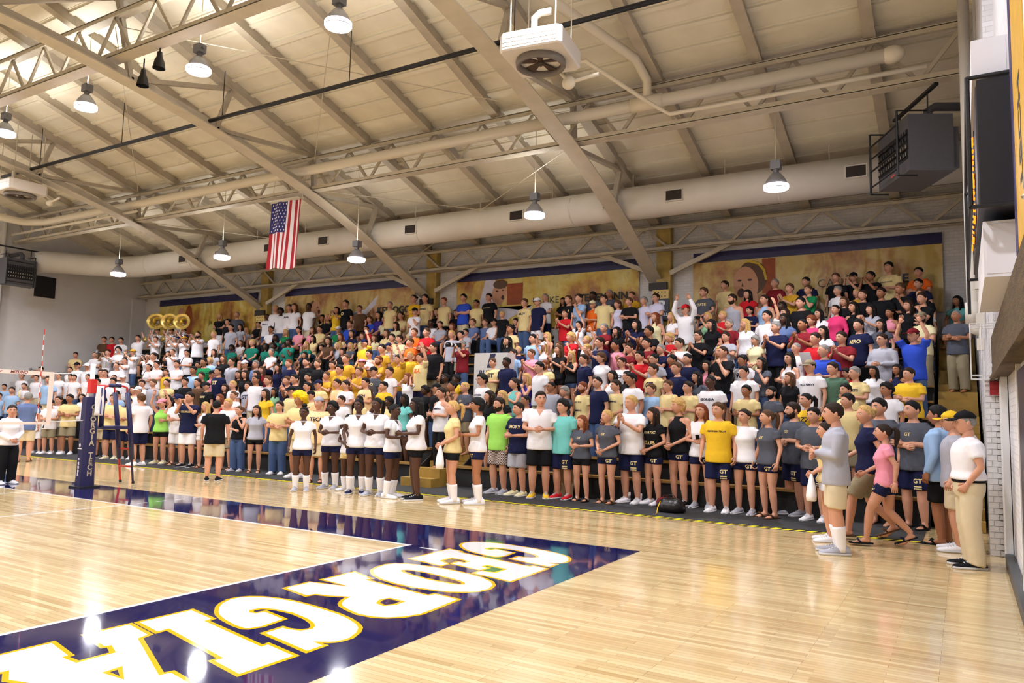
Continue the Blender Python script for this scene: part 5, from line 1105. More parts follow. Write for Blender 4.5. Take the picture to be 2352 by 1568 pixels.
-9.24 12.18 3.3 1.78 .05 0 M t d kz wh 2 bt=nys|
-12.04 12.78 3.63 1.97 -.11 0 F t l kl pu 2 bt=nym|
-13.07 12.68 3.63 1.83 .13 0 F t l bl bk 2 bt=bkt|
-12.39 12.68 3.63 1.75 -.07 0 M t l ns bl 2 bt=nys|
-12.76 12.08 3.3 1.89 -.11 0 M t l ns bl 2 bt=jnt|
-11.68 12.68 3.63 1.71 -.08 0 F t l bl cr 2 bt=bkt|
-10.65 12.08 3.3 1.72 -.19 0 F t l bl cr 2 bt=jnt|
-10.04 12.18 3.3 1.59 -.13 0 F t l bl tn 2 bt=bkt|
-8.28 10.38 2.31 1.82 -.1 0 M x l ns og:p 0 bt=khs|person in orange polo shirt, arms crossed, eighth row
-7.73 10.28 2.31 1.8 -.02 -.35 M x l ns rd:p 0 bt=oks|person in red polo shirt, arms crossed, eighth row
-8.77 12.08 3.3 1.65 -.05 0 M t l bs lg 2 bt=jnt|
-8.37 12.18 3.3 1.56 -.07 0 F t l rl br 2 bt=nym|
-6.89 10.38 2.31 1.71 -.09 0 M s l ys lg 0 tx=JETS bt=bkt|person in light grey t-shirt lettered JETS, standing, eighth row
-7.33 11.48 2.97 1.6 -.2 0 M t l ks lg 0 bt=bkt|person in light grey t-shirt, sitting, tenth row
-7.07 12.18 3.3 1.67 -.21 0 M t l ns sb 2 bt=bkt|
-18.6 12.78 3.63 1.52 .06 .35 F t l yl lg 2 bt=bkt|
-17.86 12.78 3.63 1.59 .28 0 F t l yl lg 2 bt=bkm|
-16.83 12.08 3.3 1.83 .04 0 M t m ks wh 2 bt=bkt|
-16.12 12.18 3.3 1.66 .05 0 F t l yl gn 2 bt=jnt|
-15.32 12.08 3.3 1.73 .04 0 F t l kf pk 2 bt=nym|
-15.58 12.78 3.63 1.76 .12 0 M t d kz wh 2 bt=bkt|
-14.72 12.18 3.3 1.7 .1 0 F t l nl pk 2 bt=jnm|
-14.25 12.08 3.3 1.73 .12 0 M t l ks tn 2 bt=bkt|
-13.41 12.18 3.3 1.66 .14 0 M t l bs gn 2 cap=wh bt=jnt|
-12.72 11.58 2.97 1.65 0 0 F t l rl tn 2 bt=bkm|
-12.1 11.48 2.97 1.77 -.02 0 F t l bl ny 2 bt=jnm|
-11.7 11.58 2.97 1.65 -.04 0 F t l nl tn 2 bt=bkt|
-12.07 12.18 3.3 1.62 .11 0 M t l ks rd 2 bt=jnt|
-9.73 9.78 1.98 1.8 -.11 0 M w l bs yl 0 cap=ny bt=jnt|person in bright yellow t-shirt and navy cap, with one arm raised, seventh row
-11.09 11.48 2.97 1.51 .05 0 F t l nl cr 2 bt=bkt|
-10.64 11.58 2.97 1.73 -.06 0 F t l nl tn 2 bt=jnt|
-9.88 10.98 2.64 1.87 .03 0 M t l bs tn 2 bt=jnt|
-9.48 10.88 2.64 1.79 -0 -.35 M t l bs cr 2 bt=nys|
-8.68 9.68 1.98 1.65 .02 -.35 M s l bs pl:l 0 cap=ny bt=bkt|person in dark plaid long-sleeved shirt and navy cap, standing, seventh row
-7.94 9.78 1.98 1.78 -.38 0 M x l ns og:p 0 bt=nys|person in orange polo shirt, arms crossed, seventh row
-6.96 9.18 1.65 1.81 -.16 0 M s l rz gd 0 bt=jnt|person in mustard t-shirt, standing, sixth row, just left of the aisle
-6.56 9.08 1.65 1.87 -.1 -.35 M s l bs bk:p 0 wide bt=oks|person in black polo shirt, standing, sixth row
-16.41 10.88 2.64 1.86 .12 0 M t l ys tl 2 bt=nys|
-15.8 10.98 2.64 1.66 -.03 0 F t d kl tl 2 bt=jnm|
-16 11.58 2.97 1.73 -.06 .35 F t d kl tl 2 bt=bkt|
-15.29 10.88 2.64 1.64 .01 0 M t d ka tl 2 bt=bkt|
-14.81 10.98 2.64 1.65 -.05 0 M t d ka tl 2 bt=nys|
-13.57 10.28 2.31 1.63 .15 0 M h d ka tl 2 bt=jnt|
-13.63 10.88 2.64 1.64 .04 0 F t l yl tl 2 bt=jnm|
-13.95 11.48 2.97 1.6 -.02 0 F t l kl tn 2 bt=jnt|
-12.59 10.88 2.64 1.82 -0 0 F t l bl br 2 bt=bkt|
-14.69 10.28 2.31 1.73 -.04 0 M t l gs wh 2 bt=nys|
-13.97 10.38 2.31 1.76 .05 0 F t l kl ny 2 bt=jnm|
-13.17 10.38 2.31 1.55 -.09 0 F t l bl bk 2 bt=nym|
-10.92 8.58 1.32 1.82 -.02 0 M s l ks bk:p 0 bt=oks|person in black polo shirt, standing, fifth row, under the diving player banner
-10.34 8.48 1.32 1.75 -.14 0 M s l ns bk:p 0 bt=nys|person in black polo shirt, standing, fifth row, behind the lettered court end
-11.55 8.48 1.32 1.77 -.1 0 M s l rs ny 0 bt=oks|person in navy t-shirt, standing, fifth row between navy and black shirts
-12.13 8.58 1.32 1.65 -.03 0 F s l bl ny 0 bt=jnt|person in navy t-shirt, standing, fifth row between maroon and navy shirts
-12.73 8.48 1.32 1.57 .04 0 F s l nl mr 0 bt=bkm|person in maroon t-shirt, standing, fifth row
-13.13 8.58 1.32 1.77 .1 0 M s l gs sb:p 2 bt=oks|
-12.37 7.98 .99 1.74 -.13 0 F s l bl bk 0 bt=nym|person in black t-shirt, fourth row under the diving player banner, right one of two alike
-12.99 10.98 2.64 1.51 -.14 0 F t l bl br 2 bt=bkm|
-12.19 10.98 2.64 1.59 -.18 0 F t l yl lg 2 bt=bkt|
-11.58 10.88 2.64 1.54 -.13 0 F t l yl gy 2 bt=jnm|
-11.36 10.28 2.31 1.66 -.11 0 F t l bl bk 2 bt=jnm|
-9.84 8.58 1.32 1.71 -.04 0 M s l bs gd 0 bt=oks|person in mustard t-shirt, standing, fifth row between black and mustard shirts
-9.24 8.48 1.32 1.89 0 0 M s l ns gd 0 bt=oks|person in mustard t-shirt, standing, fifth row between mustard and mustard shirts
-8.7 8.58 1.32 1.76 -.24 0 M s l bs gd 0 hat=pk bt=khs|person in mustard t-shirt and pink hat, standing, fifth row
-8.9 9.08 1.65 1.73 -.06 0 M s l ks wh:t 0 bt=jnt|person in white tank top, standing, sixth row
-7.99 8.48 1.32 1.82 -.29 0 M p l rs gd 0 beard bt=oks|person in mustard t-shirt, clapping, fifth row
-7.36 8.58 1.32 1.85 -.37 0 M u l bs gd 0 bt=jnt|person in mustard t-shirt, with both arms raised, fifth row
-7.37 9.08 1.65 1.64 -.21 0 M s l ys yl 0 bt=nys|person in bright yellow t-shirt, standing, sixth row
-6.53 8.48 1.32 1.87 -.32 0 M w l bs tn 0 tx=USA bt=nys|person in pale gold t-shirt lettered USA, with one arm raised, fifth row
-7.17 7.98 .99 1.8 -.31 0 M s l bs wh 0 bt=khs|person in white t-shirt, standing, fourth row, behind the lettered court end
-7.64 7.88 .99 1.8 -.29 0 M s l bs gy 0 cap=bk tx=HEAD bt=nys|person in charcoal t-shirt and black cap, standing, fourth row
-8.25 7.98 .99 1.81 -.13 0 M p l ns gd 0 tx= bt=bkt|person in mustard t-shirt, clapping, fourth row between mustard and charcoal shirts
-8.89 7.88 .99 1.87 -.07 0 M s l ks gd 0 bt=nys|person in mustard t-shirt, standing, fourth row
-9.47 7.98 .99 1.69 -.03 0 M p l ns gd 0 bt=nys|person in mustard t-shirt, clapping, fourth row between black and mustard shirts
-10.08 7.88 .99 1.65 -.27 0 M s l ks bk 0 bt=nys|person in black t-shirt, standing, fourth row, behind the lettered court end
-11.57 7.28 .66 1.89 .07 0 M s m kz wh 0 bt=khs|person in white t-shirt, standing, third row between light grey and light grey shirts
-11.17 7.38 .66 1.87 -.1 0 M s l ns lg 0 bt=bkt|person in light grey t-shirt, standing, third row, under the diving player banner
-10.38 7.38 .66 1.86 -.11 0 M s l ns ny 0 wide bt=jnt|person in navy t-shirt, standing, third row, behind the lettered court end
-9.58 7.38 .66 1.7 -.24 0 M s l ks wh 0 bt=nys|person in white t-shirt, standing, third row, behind the lettered court end
-9.06 7.28 .66 1.75 .02 -.35 M s l bs tn 0 cap=ny bt=khs|person in pale gold t-shirt and navy cap, standing, third row
-8.47 7.38 .66 1.78 -.28 0 M s l bs pe 0 bt=nys|person in peach t-shirt, standing, third row
-8.07 7.28 .66 1.74 -.07 -.35 M m l bs wh 0 bt=oks|person in white t-shirt, hands together, third row
-7.47 7.38 .66 1.81 -.22 0 M x l ks pe 0 tx=TECH bt=nys|person in peach t-shirt lettered TECH, arms crossed, third row
-6.76 7.28 .66 1.71 -.05 -.35 M c l ks yl:p 0 bt=jnt|person in bright yellow polo shirt, hands clasped low, third row
-6.46 7.88 .99 1.63 -.19 -.35 F e l rl wh 0 bt=bkm|person in white t-shirt, with hands on head, fourth row
-5.51 7.38 .66 1.61 -.39 0 F s d ka bk 0 bt=jnm|person in black t-shirt, standing, third row, just left of the aisle
-5.32 7.98 .99 1.62 -.3 0 F s d kn br 0 bt=bkt|person in brown t-shirt, standing, fourth row
-4.68 7.38 .66 1.73 -.26 -.35 F h m kn br:t 0 bt=nym|person in brown tank top, with hand to chin, third row
-5.08 7.28 .66 1.66 -.26 -.35 M s l ks bk 0 cap=bk bt=jnt|person in black t-shirt and black cap, standing, third row, just left of the aisle
-4.49 6.68 .33 1.87 -.35 0 M x l bs wh:t 0 tx=SWIMMING bt=bkt|person in white tank top lettered SWIMMING, arms crossed, second row
-10.56 6.78 .33 1.81 -.02 0 F s l bl yl 0 bt=jnt|person in bright yellow t-shirt, standing, second row
-10.78 7.28 .66 1.53 -.04 0 F s m kl sg 0 bt=jnm|person in sage green t-shirt, standing, third row
-9.44 6.68 .33 1.88 -.08 0 M s l bs tn 0 cap=bk bt=jnt|person in pale gold t-shirt and black cap, standing, second row
-8.81 6.78 .33 1.77 -.28 0 M s l bs pe 0 cap=bk tx=NAVY bt=nys|person in peach t-shirt and black cap, standing, second row
-5.67 6.78 .33 1.71 -.27 0 F s d kl aq 0 bt=jnm|person in aqua t-shirt, standing, second row
-6.07 6.68 .33 1.63 -.06 -.35 F s d ka tn 0 bt=jnt|person in pale gold t-shirt, standing, second row, just left of the aisle
-7.63 6.68 .33 1.65 -.05 -.35 M s l bs wh 0 bt=jnt|person in white t-shirt, standing, second row, behind the lettered court end
-7.11 6.78 .33 1.67 -.31 0 M s d kz tn 0 bt=khs|person in pale gold t-shirt, standing, second row, behind the lettered court end
-8.5 9.18 1.65 1.89 -.11 0 M s l ks gd 0 bt=khs|person in mustard t-shirt, standing, sixth row, behind the lettered court end
-9.98 7.28 .66 1.91 -.21 0 M p l ks bk 0 bt=nys|person in black t-shirt, clapping, third row
-22.64 11.48 2.97 1.81 .2 .35 M b l bs wh 0 hold=sousa bt=khs|person in white t-shirt, playing a sousaphone, tenth row beside white shirt
-21.85 11.58 2.97 1.79 .05 .35 M b l bs wh 0 hold=sousa bt=jnt|person in white t-shirt, playing a sousaphone, tenth row between white and navy shirts
-20.9 11.48 2.97 1.74 .02 .35 M b l bs ny 0 hold=sousa bt=bkt|person in navy t-shirt, playing a sousaphone, tenth row
-24.09 9.78 1.98 1.7 .3 .35 M m l ks wh 2 hat=gd bt=bkt|
-25.29 9.68 1.98 1.7 .54 0 M m l bs tn 2 bt=jnt|
-22.97 8.48 1.32 1.83 .24 .35 M s l bs wh 2 cap=bk bt=jnt|
-22.47 8.58 1.32 1.8 .31 .35 M s l gs wh 2 cap=wh bt=nys|
-23.03 9.68 1.98 1.76 .47 0 M b l ks wh 0 hold=trumpet bt=nys|person in white t-shirt, playing a trumpet, seventh row beside white shirt
-22.5 9.78 1.98 1.86 .14 .35 M m l ka wh 0 hold=drum bt=jnt|person in white t-shirt, playing a drum, seventh row
-24.98 10.98 2.64 1.79 .16 .35 M s l bs rd 2 bt=jnt|
-25.38 10.88 2.64 1.8 .48 0 M s l bs br 2 bt=khs|
-24.16 10.88 2.64 1.73 .46 0 M s l ks wh 2 bt=jnt|
-23.15 10.98 2.64 1.81 .36 0 M w l bs wh 2 bt=oks|
-21.37 9.68 1.98 1.74 .06 .35 M b l bs wh 0 hat=gd hold=trumpet bt=jnt|person in white t-shirt and mustard hat, playing a trumpet, seventh row
-20.41 8.48 1.32 1.8 .35 0 M m l bs wh 2 hat=gd bt=jnt|
-20.6 9.78 1.98 1.57 .27 0 F b l bp wh 0 hold=trumpet bt=bkm|person in white t-shirt, seventh row in the band block, left one of two alike
-20 9.68 1.98 1.59 .21 0 F b l bp wh 0 hold=trumpet bt=bkm|person in white t-shirt, seventh row in the band block, right one of two alike
-18.66 8.58 1.32 1.74 .08 .35 F m l bp wh 0 hold=clarinet bt=nym|person in white t-shirt, holding a clarinet, fifth row
-18.93 9.68 1.98 1.7 .19 0 M b l ns wh 2 hat=gd bt=jnt|
-18.26 9.78 1.98 1.66 .11 .35 M m l ks wh 0 hold=clarinet bt=bkt|person in white t-shirt, holding a clarinet, seventh row
-19.98 10.88 2.64 1.66 .42 0 M b l bs wh 0 hat=gd hold=trumpet bt=jnt|person in white t-shirt and mustard hat, playing a trumpet, ninth row
-19.31 10.98 2.64 1.83 .18 0 M b l kz wh 0 beard wide hold=trumpet bt=bkt|person in white t-shirt, playing a trumpet, ninth row
-21.81 10.88 2.64 1.7 .18 .35 M b l bs wh 0 hold=horn bt=jnt|person in white t-shirt, playing a horn, ninth row beside white shirt
-20.74 10.98 2.64 1.7 .1 .35 M b l ks wh 0 hold=horn bt=oks|person in white t-shirt, playing a horn, ninth row between white and white shirts
-18.25 10.88 2.64 1.79 .09 0 M s l ys wh 2 bt=nys|
-19.7 7.98 .99 1.66 .17 .35 M m l bs wh 2 hat=gd bt=jnt|
-19 7.88 .99 1.64 .17 .35 M s l ks wh 2 cap=wh bt=bkt|
-22.03 7.88 .99 1.66 .26 .35 M s l ks wh 2 bt=jnt|
-20.9 7.88 .99 1.54 .13 .35 F s l bp wh 2 bt=bkt|
-17.12 7.38 .66 1.76 .11 .35 M s l bs wh 2 bt=jnt|
-17.65 8.58 1.32 1.53 .2 0 M s l ns yl 2 bt=bkt|
-15.84 7.38 .66 1.8 .29 0 F s l kn tn 2 bt=jnm|
-16.4 7.28 .66 1.78 .11 0 M s l ns lg 2 bt=jnt|
-16.61 6.78 .33 1.87 .18 0 M s l bs tn 2 bt=khs|
-16.21 6.68 .33 1.85 .02 0 M s l bs wh 0 cap=wh bt=bkt|person in white t-shirt and white cap, standing, second row
-19.33 9.78 1.98 1.63 .18 .35 F m l kl bk 2 bt=jnm|
-20.5 7.98 .99 1.84 .2 .35 M s l bs wh 2 bt=jnt|
-20.3 12.68 3.63 1.8 .3 0 F m l yl bk 2 bt=wht|
-19.01 12.08 3.3 1.77 .09 0 M s l ks bk 2 bt=oks|
-19.36 12.78 3.63 1.84 .27 0 M s l gz gy 2 bt=jnt|
-18.18 11.58 2.97 1.8 .21 0 M s l ks lg 2 bt=jnt|
-18.38 12.18 3.3 1.55 .09 0 F s l kl lg 2 bt=nym|
-18.97 12.68 3.63 1.51 .2 0 F t l yl lg 2 bt=jnt|
-18.23 12.68 3.63 1.81 .1 0 M t l ks bk 2 bt=khs|
-17.78 11.48 2.97 1.52 .03 0 F t l nl wh 2 bt=jnm|
-17.67 10.98 2.64 1.64 .13 0 M t d ka tl 2 bt=oks|
-16.03 9.08 1.65 1.63 .15 0 F s l yf lb 2 bt=bkt|
-16.62 9.68 1.98 1.64 .08 0 F s l bl lg 2 bt=bkt|
-15.94 8.58 1.32 1.77 .11 0 M s m ks pu 2 bt=nys|
-15.46 9.18 1.65 1.7 .02 0 F s l nl bk 2 bt=bkm|
-14.28 8.58 1.32 1.87 .03 0 M s l bs lg 2 bt=oks|
-15.36 7.98 .99 1.9 .19 0 M s m ks lb 2 bt=bkt|
-14.81 7.88 .99 1.71 .11 0 M s l bs bk 2 bt=nys|
-14.41 7.98 .99 1.76 0 0 M s l bs pk 2 cap=bk bt=jnt|
-14.01 7.88 .99 1.85 .01 0 M s l ks ny 0 tx=GT bt=jnt|person in navy t-shirt lettered GT, standing, fourth row
-13.17 7.98 .99 1.75 .15 0 F s l bl bk 0 bt=jnm|person in black t-shirt, standing, fourth row between navy and black shirts
-12.77 7.88 .99 1.75 .12 0 F s l bl bk 0 bt=bkm|person in black t-shirt, fourth row under the diving player banner, left one of two alike
-13.53 8.48 1.32 1.77 .1 0 M s l ks bk 2 cap=wh bt=nys|
-12.54 7.28 .66 1.73 -.13 0 M s l ys wh 0 bt=nys|person in white t-shirt, standing, third row between black and light grey shirts
-12 7.38 .66 1.7 .04 0 M s l bs lg 0 tx=GT bt=bkt|person in light grey t-shirt lettered GT, standing, third row
-14.78 7.28 .66 1.83 .18 0 M s l ks bk 0 bt=khs|person in black t-shirt, standing, third row, beside the band
-14.3 7.38 .66 1.81 -.01 0 M s l bs br 0 bt=nys|person in brown t-shirt, standing, third row
-13.73 7.28 .66 1.68 -.11 0 M s l bs bk 0 cap=bk wide tx=ARMY bt=jnt|person in black t-shirt and black cap, standing, third row, under the diving player banner
-13.02 7.38 .66 1.64 .15 0 F s l bl bk 0 bt=jnt|person in black t-shirt, standing, third row, under the diving player banner
-12.46 6.78 .33 1.65 -.12 0 F s l rl rd:t 0 bt=bkm|person in red tank top, standing, second row
-11.74 6.68 .33 1.74 .02 0 F h l nn wh 0 bt=jnt|person in white t-shirt, with hand to chin, second row
-14.28 6.68 .33 1.64 .17 0 M s l bs wh 0 cap=ny bt=jnt|person in white t-shirt and navy cap, standing, second row
-14.87 6.78 .33 1.61 .01 0 F s l kl wh 0 bt=bkt|person in white t-shirt, standing, second row, beside the band
-17.36 6.68 .33 1.71 .33 0 M s l ks lb 2 bt=khs|
-18.27 6.78 .33 1.51 .07 .35 M c l ks tn 2 bt=nys|
-20.9 9.08 1.65 1.7 .1 .35 M b l ks wh 0 hold=trumpet bt=jnt|person in white t-shirt, playing a trumpet, sixth row
-18.05 8.48 1.32 1.82 .09 0 M m l ks wh 2 bt=oks|
-16.94 8.48 1.32 1.81 .03 .35 M m l bs wh 2 bt=bkt|
-18.58 7.28 .66 1.83 .29 0 M s l ks wh 2 bt=jnt|
-19.32 9.18 1.65 1.85 .27 0 M s l bs wh 2 bt=bkt|
-15.54 8.48 1.32 1.87 .2 0 M s m ks gn 2 bt=nys|
-21.3 7.98 .99 1.68 .37 0 M s l bs wh 2 bt=khs|
-25.7 7.88 .99 1.74 .28 .35 M s l ks wh 2 bt=jnt|
-24.81 7.98 .99 1.66 .36 .35 M s l ks wh 2 bt=khs|
-25.51 8.48 1.32 1.69 .55 0 M b l ks wh 0 hold=trumpet bt=khs|person in white t-shirt, playing a trumpet, fifth row
-22.6 7.28 .66 1.9 .43 .35 M s l bs lb 2 bt=khs|
-23.6 8.58 1.32 1.67 .31 .35 F s l bp wh 2 bt=bkm|
-23.07 7.88 .99 1.73 .23 .35 M s l bs wh 2 bt=khs|
-22.43 7.98 .99 1.68 .38 0 M s l ks wh 2 wide bt=bkt|
-24.45 7.38 .66 1.65 .32 .35 M m l bs wh 0 hold=saxophone bt=khs|person in white t-shirt, holding a saxophone, third row
-25.7 7.28 .66 1.61 .71 0 M s l ks lb 2 bt=jnt|
-24.06 6.78 .33 1.81 .4 .35 M s l bs lb 2 bt=jnt|
-24.7 6.68 .33 1.58 .39 .35 M s l bs lb 2 bt=nys|
-19.67 7.38 .66 1.81 .41 0 M s l ks wh 2 bt=nys|
-20.1 7.88 .99 1.83 .26 .35 M s l bs wh 2 bt=jnt|
-19.29 6.68 .33 1.59 .06 .35 M s l bs wh 2 bt=bkt|
6.03 2.91 0 1.81 -1.36 0 M o l gz wh:p 1 cap=bk bt=kht sh=bk wide tx2=R|person in white polo shirt and black cap, with hand in pocket, on the floor
5.87 4.09 0 1.82 -1.52 0 M s l ns lg 1 cap=yl bt=khs sh=wh|person in light grey t-shirt and bright yellow cap, standing, on the floor
5.7 4.62 0 1.91 -1.9 0 M s m ks lb:l 1 bt=bks sh=bkd wide|person in light blue long-sleeved shirt and black shorts, standing, on the floor
5.06 3.89 0 1.64 -1.45 0 F k l bp pk 1 bt=nym sh=nyd|person in pink t-shirt and navy short shorts, walking, on the floor
4.79 4.43 0 1.9 -1.3 .35 F k l yn ny 1 bt=oks sh=brd|person in navy t-shirt and olive khaki shorts, walking, on the floor
4.57 2.87 0 1.89 -1.3 0 M x l bs lg:l 1 bt=khs sh=lg socks|person in light grey long-sleeved shirt and khaki shorts, arms crossed, on the floor
4.33 3.83 0 1.64 -1.34 0 F c l bn tn 1 bt=whm sh=wh hold=towel|person in pale gold t-shirt and white short shorts, holding a white towel, on the floor
5.3 6.04 .01 1.99 -.47 -.35 M x l ks gy 1 bt=nys sh=bkd tx=GT|person in charcoal t-shirt lettered GT, arms crossed, nearest the gold stairs
4.81 6.17 .01 2.03 -.35 -.35 M s l ks gy 1 bt=nys sh=no|person in charcoal t-shirt and navy shorts, standing, on the black mat
3.84 5.85 .01 1.86 -.19 -.35 M m l ks gy 1 bt=nys sh=wh|person in charcoal t-shirt and navy shorts, hands together, on the black mat
3.42 6.37 .01 1.95 -.69 -.35 M x l bs gy 1 beard bt=nys sh=lg tx=GT|person in charcoal t-shirt lettered GT, arms crossed, left of the grey long sleeves
.14 5.72 .01 1.75 -.2 -.35 F c l yn gy 1 bt=nym sh=brd tx=GT|person in charcoal t-shirt lettered GT, hands clasped low, on the black mat
.5 6.04 .01 2.03 -.14 -.35 M p l ys wh 1 bt=nys sh=whh|person in white t-shirt and navy shorts, clapping, on the black mat
.91 6.14 .01 1.81 -.43 -.35 F c l bl bk 1 bt=nym sh=wh tx=AQUATIC|CLUB|person in black t-shirt lettered AQUATIC, hands clasped low, on the black mat
1.36 6.29 .01 2 -.47 -.35 F c l yf bk:t 1 bt=nym sh=bk|person in black tank top and navy short shorts, hands clasped low, on the black mat
1.8 6.26 .01 1.9 .12 -.35 F m l rl wh 1 bt=nym sh=lg hold=phone|person in white t-shirt and navy short shorts, holding a phone, on the black mat
2.23 5.85 .01 1.92 .01 -.35 M s l ns yl 1 bt=nys sh=wh tx=GEORGIA_TECH|person in bright yellow t-shirt lettered GEORGIA, standing, on the black mat
2.67 5.94 .01 1.82 -.11 -.35 F s l bn wh 1 bt=nym sh=lg|person in white t-shirt and navy short shorts, standing, on the black mat
3.11 5.75 .01 1.81 -.66 -.35 F s l np gy 1 bt=nym sh=brd tx=GT|person in charcoal t-shirt lettered GT, standing, on the black mat
-2.13 3.84 0 1.86 -.78 0 F c l yp tn 1 bt=bkm sh=wh socks hold=towel|person in pale gold t-shirt and black short shorts, holding a white towel, on the floor
-1.71 4.04 0 1.92 -.9 0 F m m kf wh 1 bt=nym sh=wh socks hold=phone vn|person in white v-neck and tall white socks looking at a phone
-2.26 5.67 .01 1.95 -.06 -.35 M s l bs lm 1 beard bt=pls sh=lg|person in lime t-shirt and dark plaid shorts, standing, on the black mat
-1.76 5.61 .01 1.86 -.17 -.35 M m l bs ny 1 bt=lgs sh=cr tx=EMORY|person in navy t-shirt lettered EMORY, hands together, on the black mat
-1.25 5.58 .01 2.08 .41 .35 M m l bs wh 1 bt=bks sh=yl vn|person in white t-shirt and black shorts, hands together, on the black mat
-.83 5.76 .01 1.93 -.05 -.35 M s l ka aq 1 bt=nys sh=rd|person in aqua t-shirt and navy shorts, standing, on the black mat
-.38 5.7 .01 1.63 -.08 -.35 F m l rl gy 1 bt=bkm sh=bkd tx=GT|person in charcoal t-shirt lettered GT, hands together, on the black mat
-5.56 3.42 0 1.68 .72 -.35 F s d ko wh 1 bt=nym sh=lg socks vn|leftmost person in white v-neck and navy short shorts, arms hanging, on the court edge
-6.58 4.84 .01 1.89 .53 -.35 M s l rs pe 1 cap=lg bt=khs sh=brd capback tx=TECH|person in peach t-shirt and light grey cap, standing, on the black mat
-5.45 4.12 0 1.8 .33 -.35 F m d ka wh 1 bt=nym sh=lg socks vn|person in white v-neck, hands together, right of the leftmost white v-neck
-4.9 4.06 0 1.55 .05 -.35 F h d kn wh 1 bt=tnm sh=wh socks vn|person in white t-shirt and pale gold short shorts, with hand to chin, on the floor
-4.39 3.76 0 1.86 .65 -.35 F w d kn wh 1 bt=nym sh=ny socks vn|person in white t-shirt and navy short shorts, with one arm raised, on the floor
-3.93 3.78 0 1.89 .36 -.35 F m d kp wh 1 bt=nym sh=lg socks vn|person in white v-neck, hands together, just right of the raised arm
-3.46 3.72 0 1.77 1.74 0 F m d kn wh 1 bt=nym sh=wh socks vn|person in white v-neck turned to the right, between two white v-necks
-2.91 3.75 0 1.9 -.73 0 F m d kl wh 1 bt=bkm sh=bk wide hold=bottle vn|person in white t-shirt and black short shorts, holding a clear bottle, on the floor
-8.67 5.59 .01 1.79 .49 -.35 M x l bs tn 1 bt=jnt sh=wh|person in pale gold t-shirt and denim trousers, arms crossed, on the black mat
-7.65 5.28 .01 1.97 .2 -.35 M x m qW tn 1 bt=khs sh=wh|person in pale gold t-shirt and a fluffy yellow wig, arms crossed
-8.43 3.54 0 1.78 3.91 0 M s l kz bk 1 bt=khs sh=bk|person in black t-shirt and khaki shorts, standing, on the floor
-10 5.47 .01 1.65 .36 -.35 F h l nn bk:t 1 bt=jnt sh=lg|person in black tank top and denim trousers, with hand to chin, on the black mat
-9.42 5.52 .01 1.67 .69 -.35 F s l bl lg 1 bt=bkm sh=brd|person in light grey t-shirt and black short shorts, standing, on the black mat
-11.83 5.33 .01 1.98 .42 -.35 M g l bs ny 1 bt=whs sh=bk hold=phone tx=GEORGIA|person in navy t-shirt lettered GEORGIA, holding a phone, on the black mat
-13.3 5.53 .01 1.79 .45 -.35 F u l ns lm:t 1 cap=pk bt=bkm sh=cr|person in lime tank top and pink cap, with both arms raised, on the black mat
-13.11 4.77 .01 1.91 -1.63 0 M s l ns wh 1 bt=nys sh=wh|person in white t-shirt and navy shorts, standing, on the black mat
-12.62 5.58 .01 1.91 .43 -.35 M m l bs wh 1 cap=ny bt=whs sh=brd|person in white t-shirt and navy cap, hands together, on the black mat
-11.44 5.54 .01 1.73 .4 -.35 F m l yl wh:t 1 bt=whm sh=brd|person in white tank top and white short shorts, hands together, on the black mat
-10.51 5.52 .01 1.83 .37 -.35 M s l ys wh 1 bt=oks sh=brd|person in white t-shirt and olive khaki shorts, right of the black shirted back
-10.64 .34 0 1.57 1.56 -.35 F c l bs wh:l 1 bt=bkt sh=wh|person in white long-sleeved shirt and black trousers, hands clasped low, on the floor
-16.3 3.47 0 1.88 4.16 0 M s l gs sb:p 1 bt=khs sh=brd|person in slate blue polo shirt and khaki shorts, standing, on the floor
-18.44 5.8 .01 1.88 .72 -.35 M x m ks tn 1 bt=oks sh=wh|person in pale gold t-shirt and olive khaki shorts, arms crossed, on the black mat
-19.02 5.77 .01 1.81 .73 -.35 M s l bs wh 1 bt=oks sh=wh|person in white t-shirt and olive khaki shorts standing behind the net
-16.42 5.69 .01 1.81 .68 -.35 M c l ks tn 1 bt=khs sh=bk|person in pale gold t-shirt and khaki shorts, hands clasped low, on the black mat
-15.75 5.6 .01 1.9 .67 -.35 M x l ns tn 1 bt=nys sh=cr|person in pale gold t-shirt and navy shorts, arms crossed, on the black mat
-15.34 5.82 .01 1.82 .66 -.35 M m m kz tn 1 bt=nys sh=wh|person in pale gold t-shirt and navy shorts, hands together, on the black mat
-18.94 5.49 .01 1.7 .74 -.35 M m l ks wh 1 bt=oks sh=wh hold=clarinet|person in white t-shirt and olive khaki shorts, holding a clarinet, on the black mat
-19.34 5.33 .01 1.53 .75 -.35 M m l bs wh 1 bt=whs sh=wh|person in white t-shirt and white shorts, hands together, on the black mat
-13.32 5.76 .01 1.86 .44 -.35 F m l kl wh 1 bt=bkm sh=brd|person in white t-shirt and black short shorts, hands together, on the black mat
5.95 12.4 3.3 1.7 -.37 -.35 F t m kl aq 0 bt=nym|person in aqua t-shirt sitting alone on the top bench beside the drain pipe
5.93 10.3 2.31 1.68 -.35 -.35 M x m gz gy:p 0 bt=okt|person in charcoal polo shirt standing on the gold stairs with arms crossed
'''
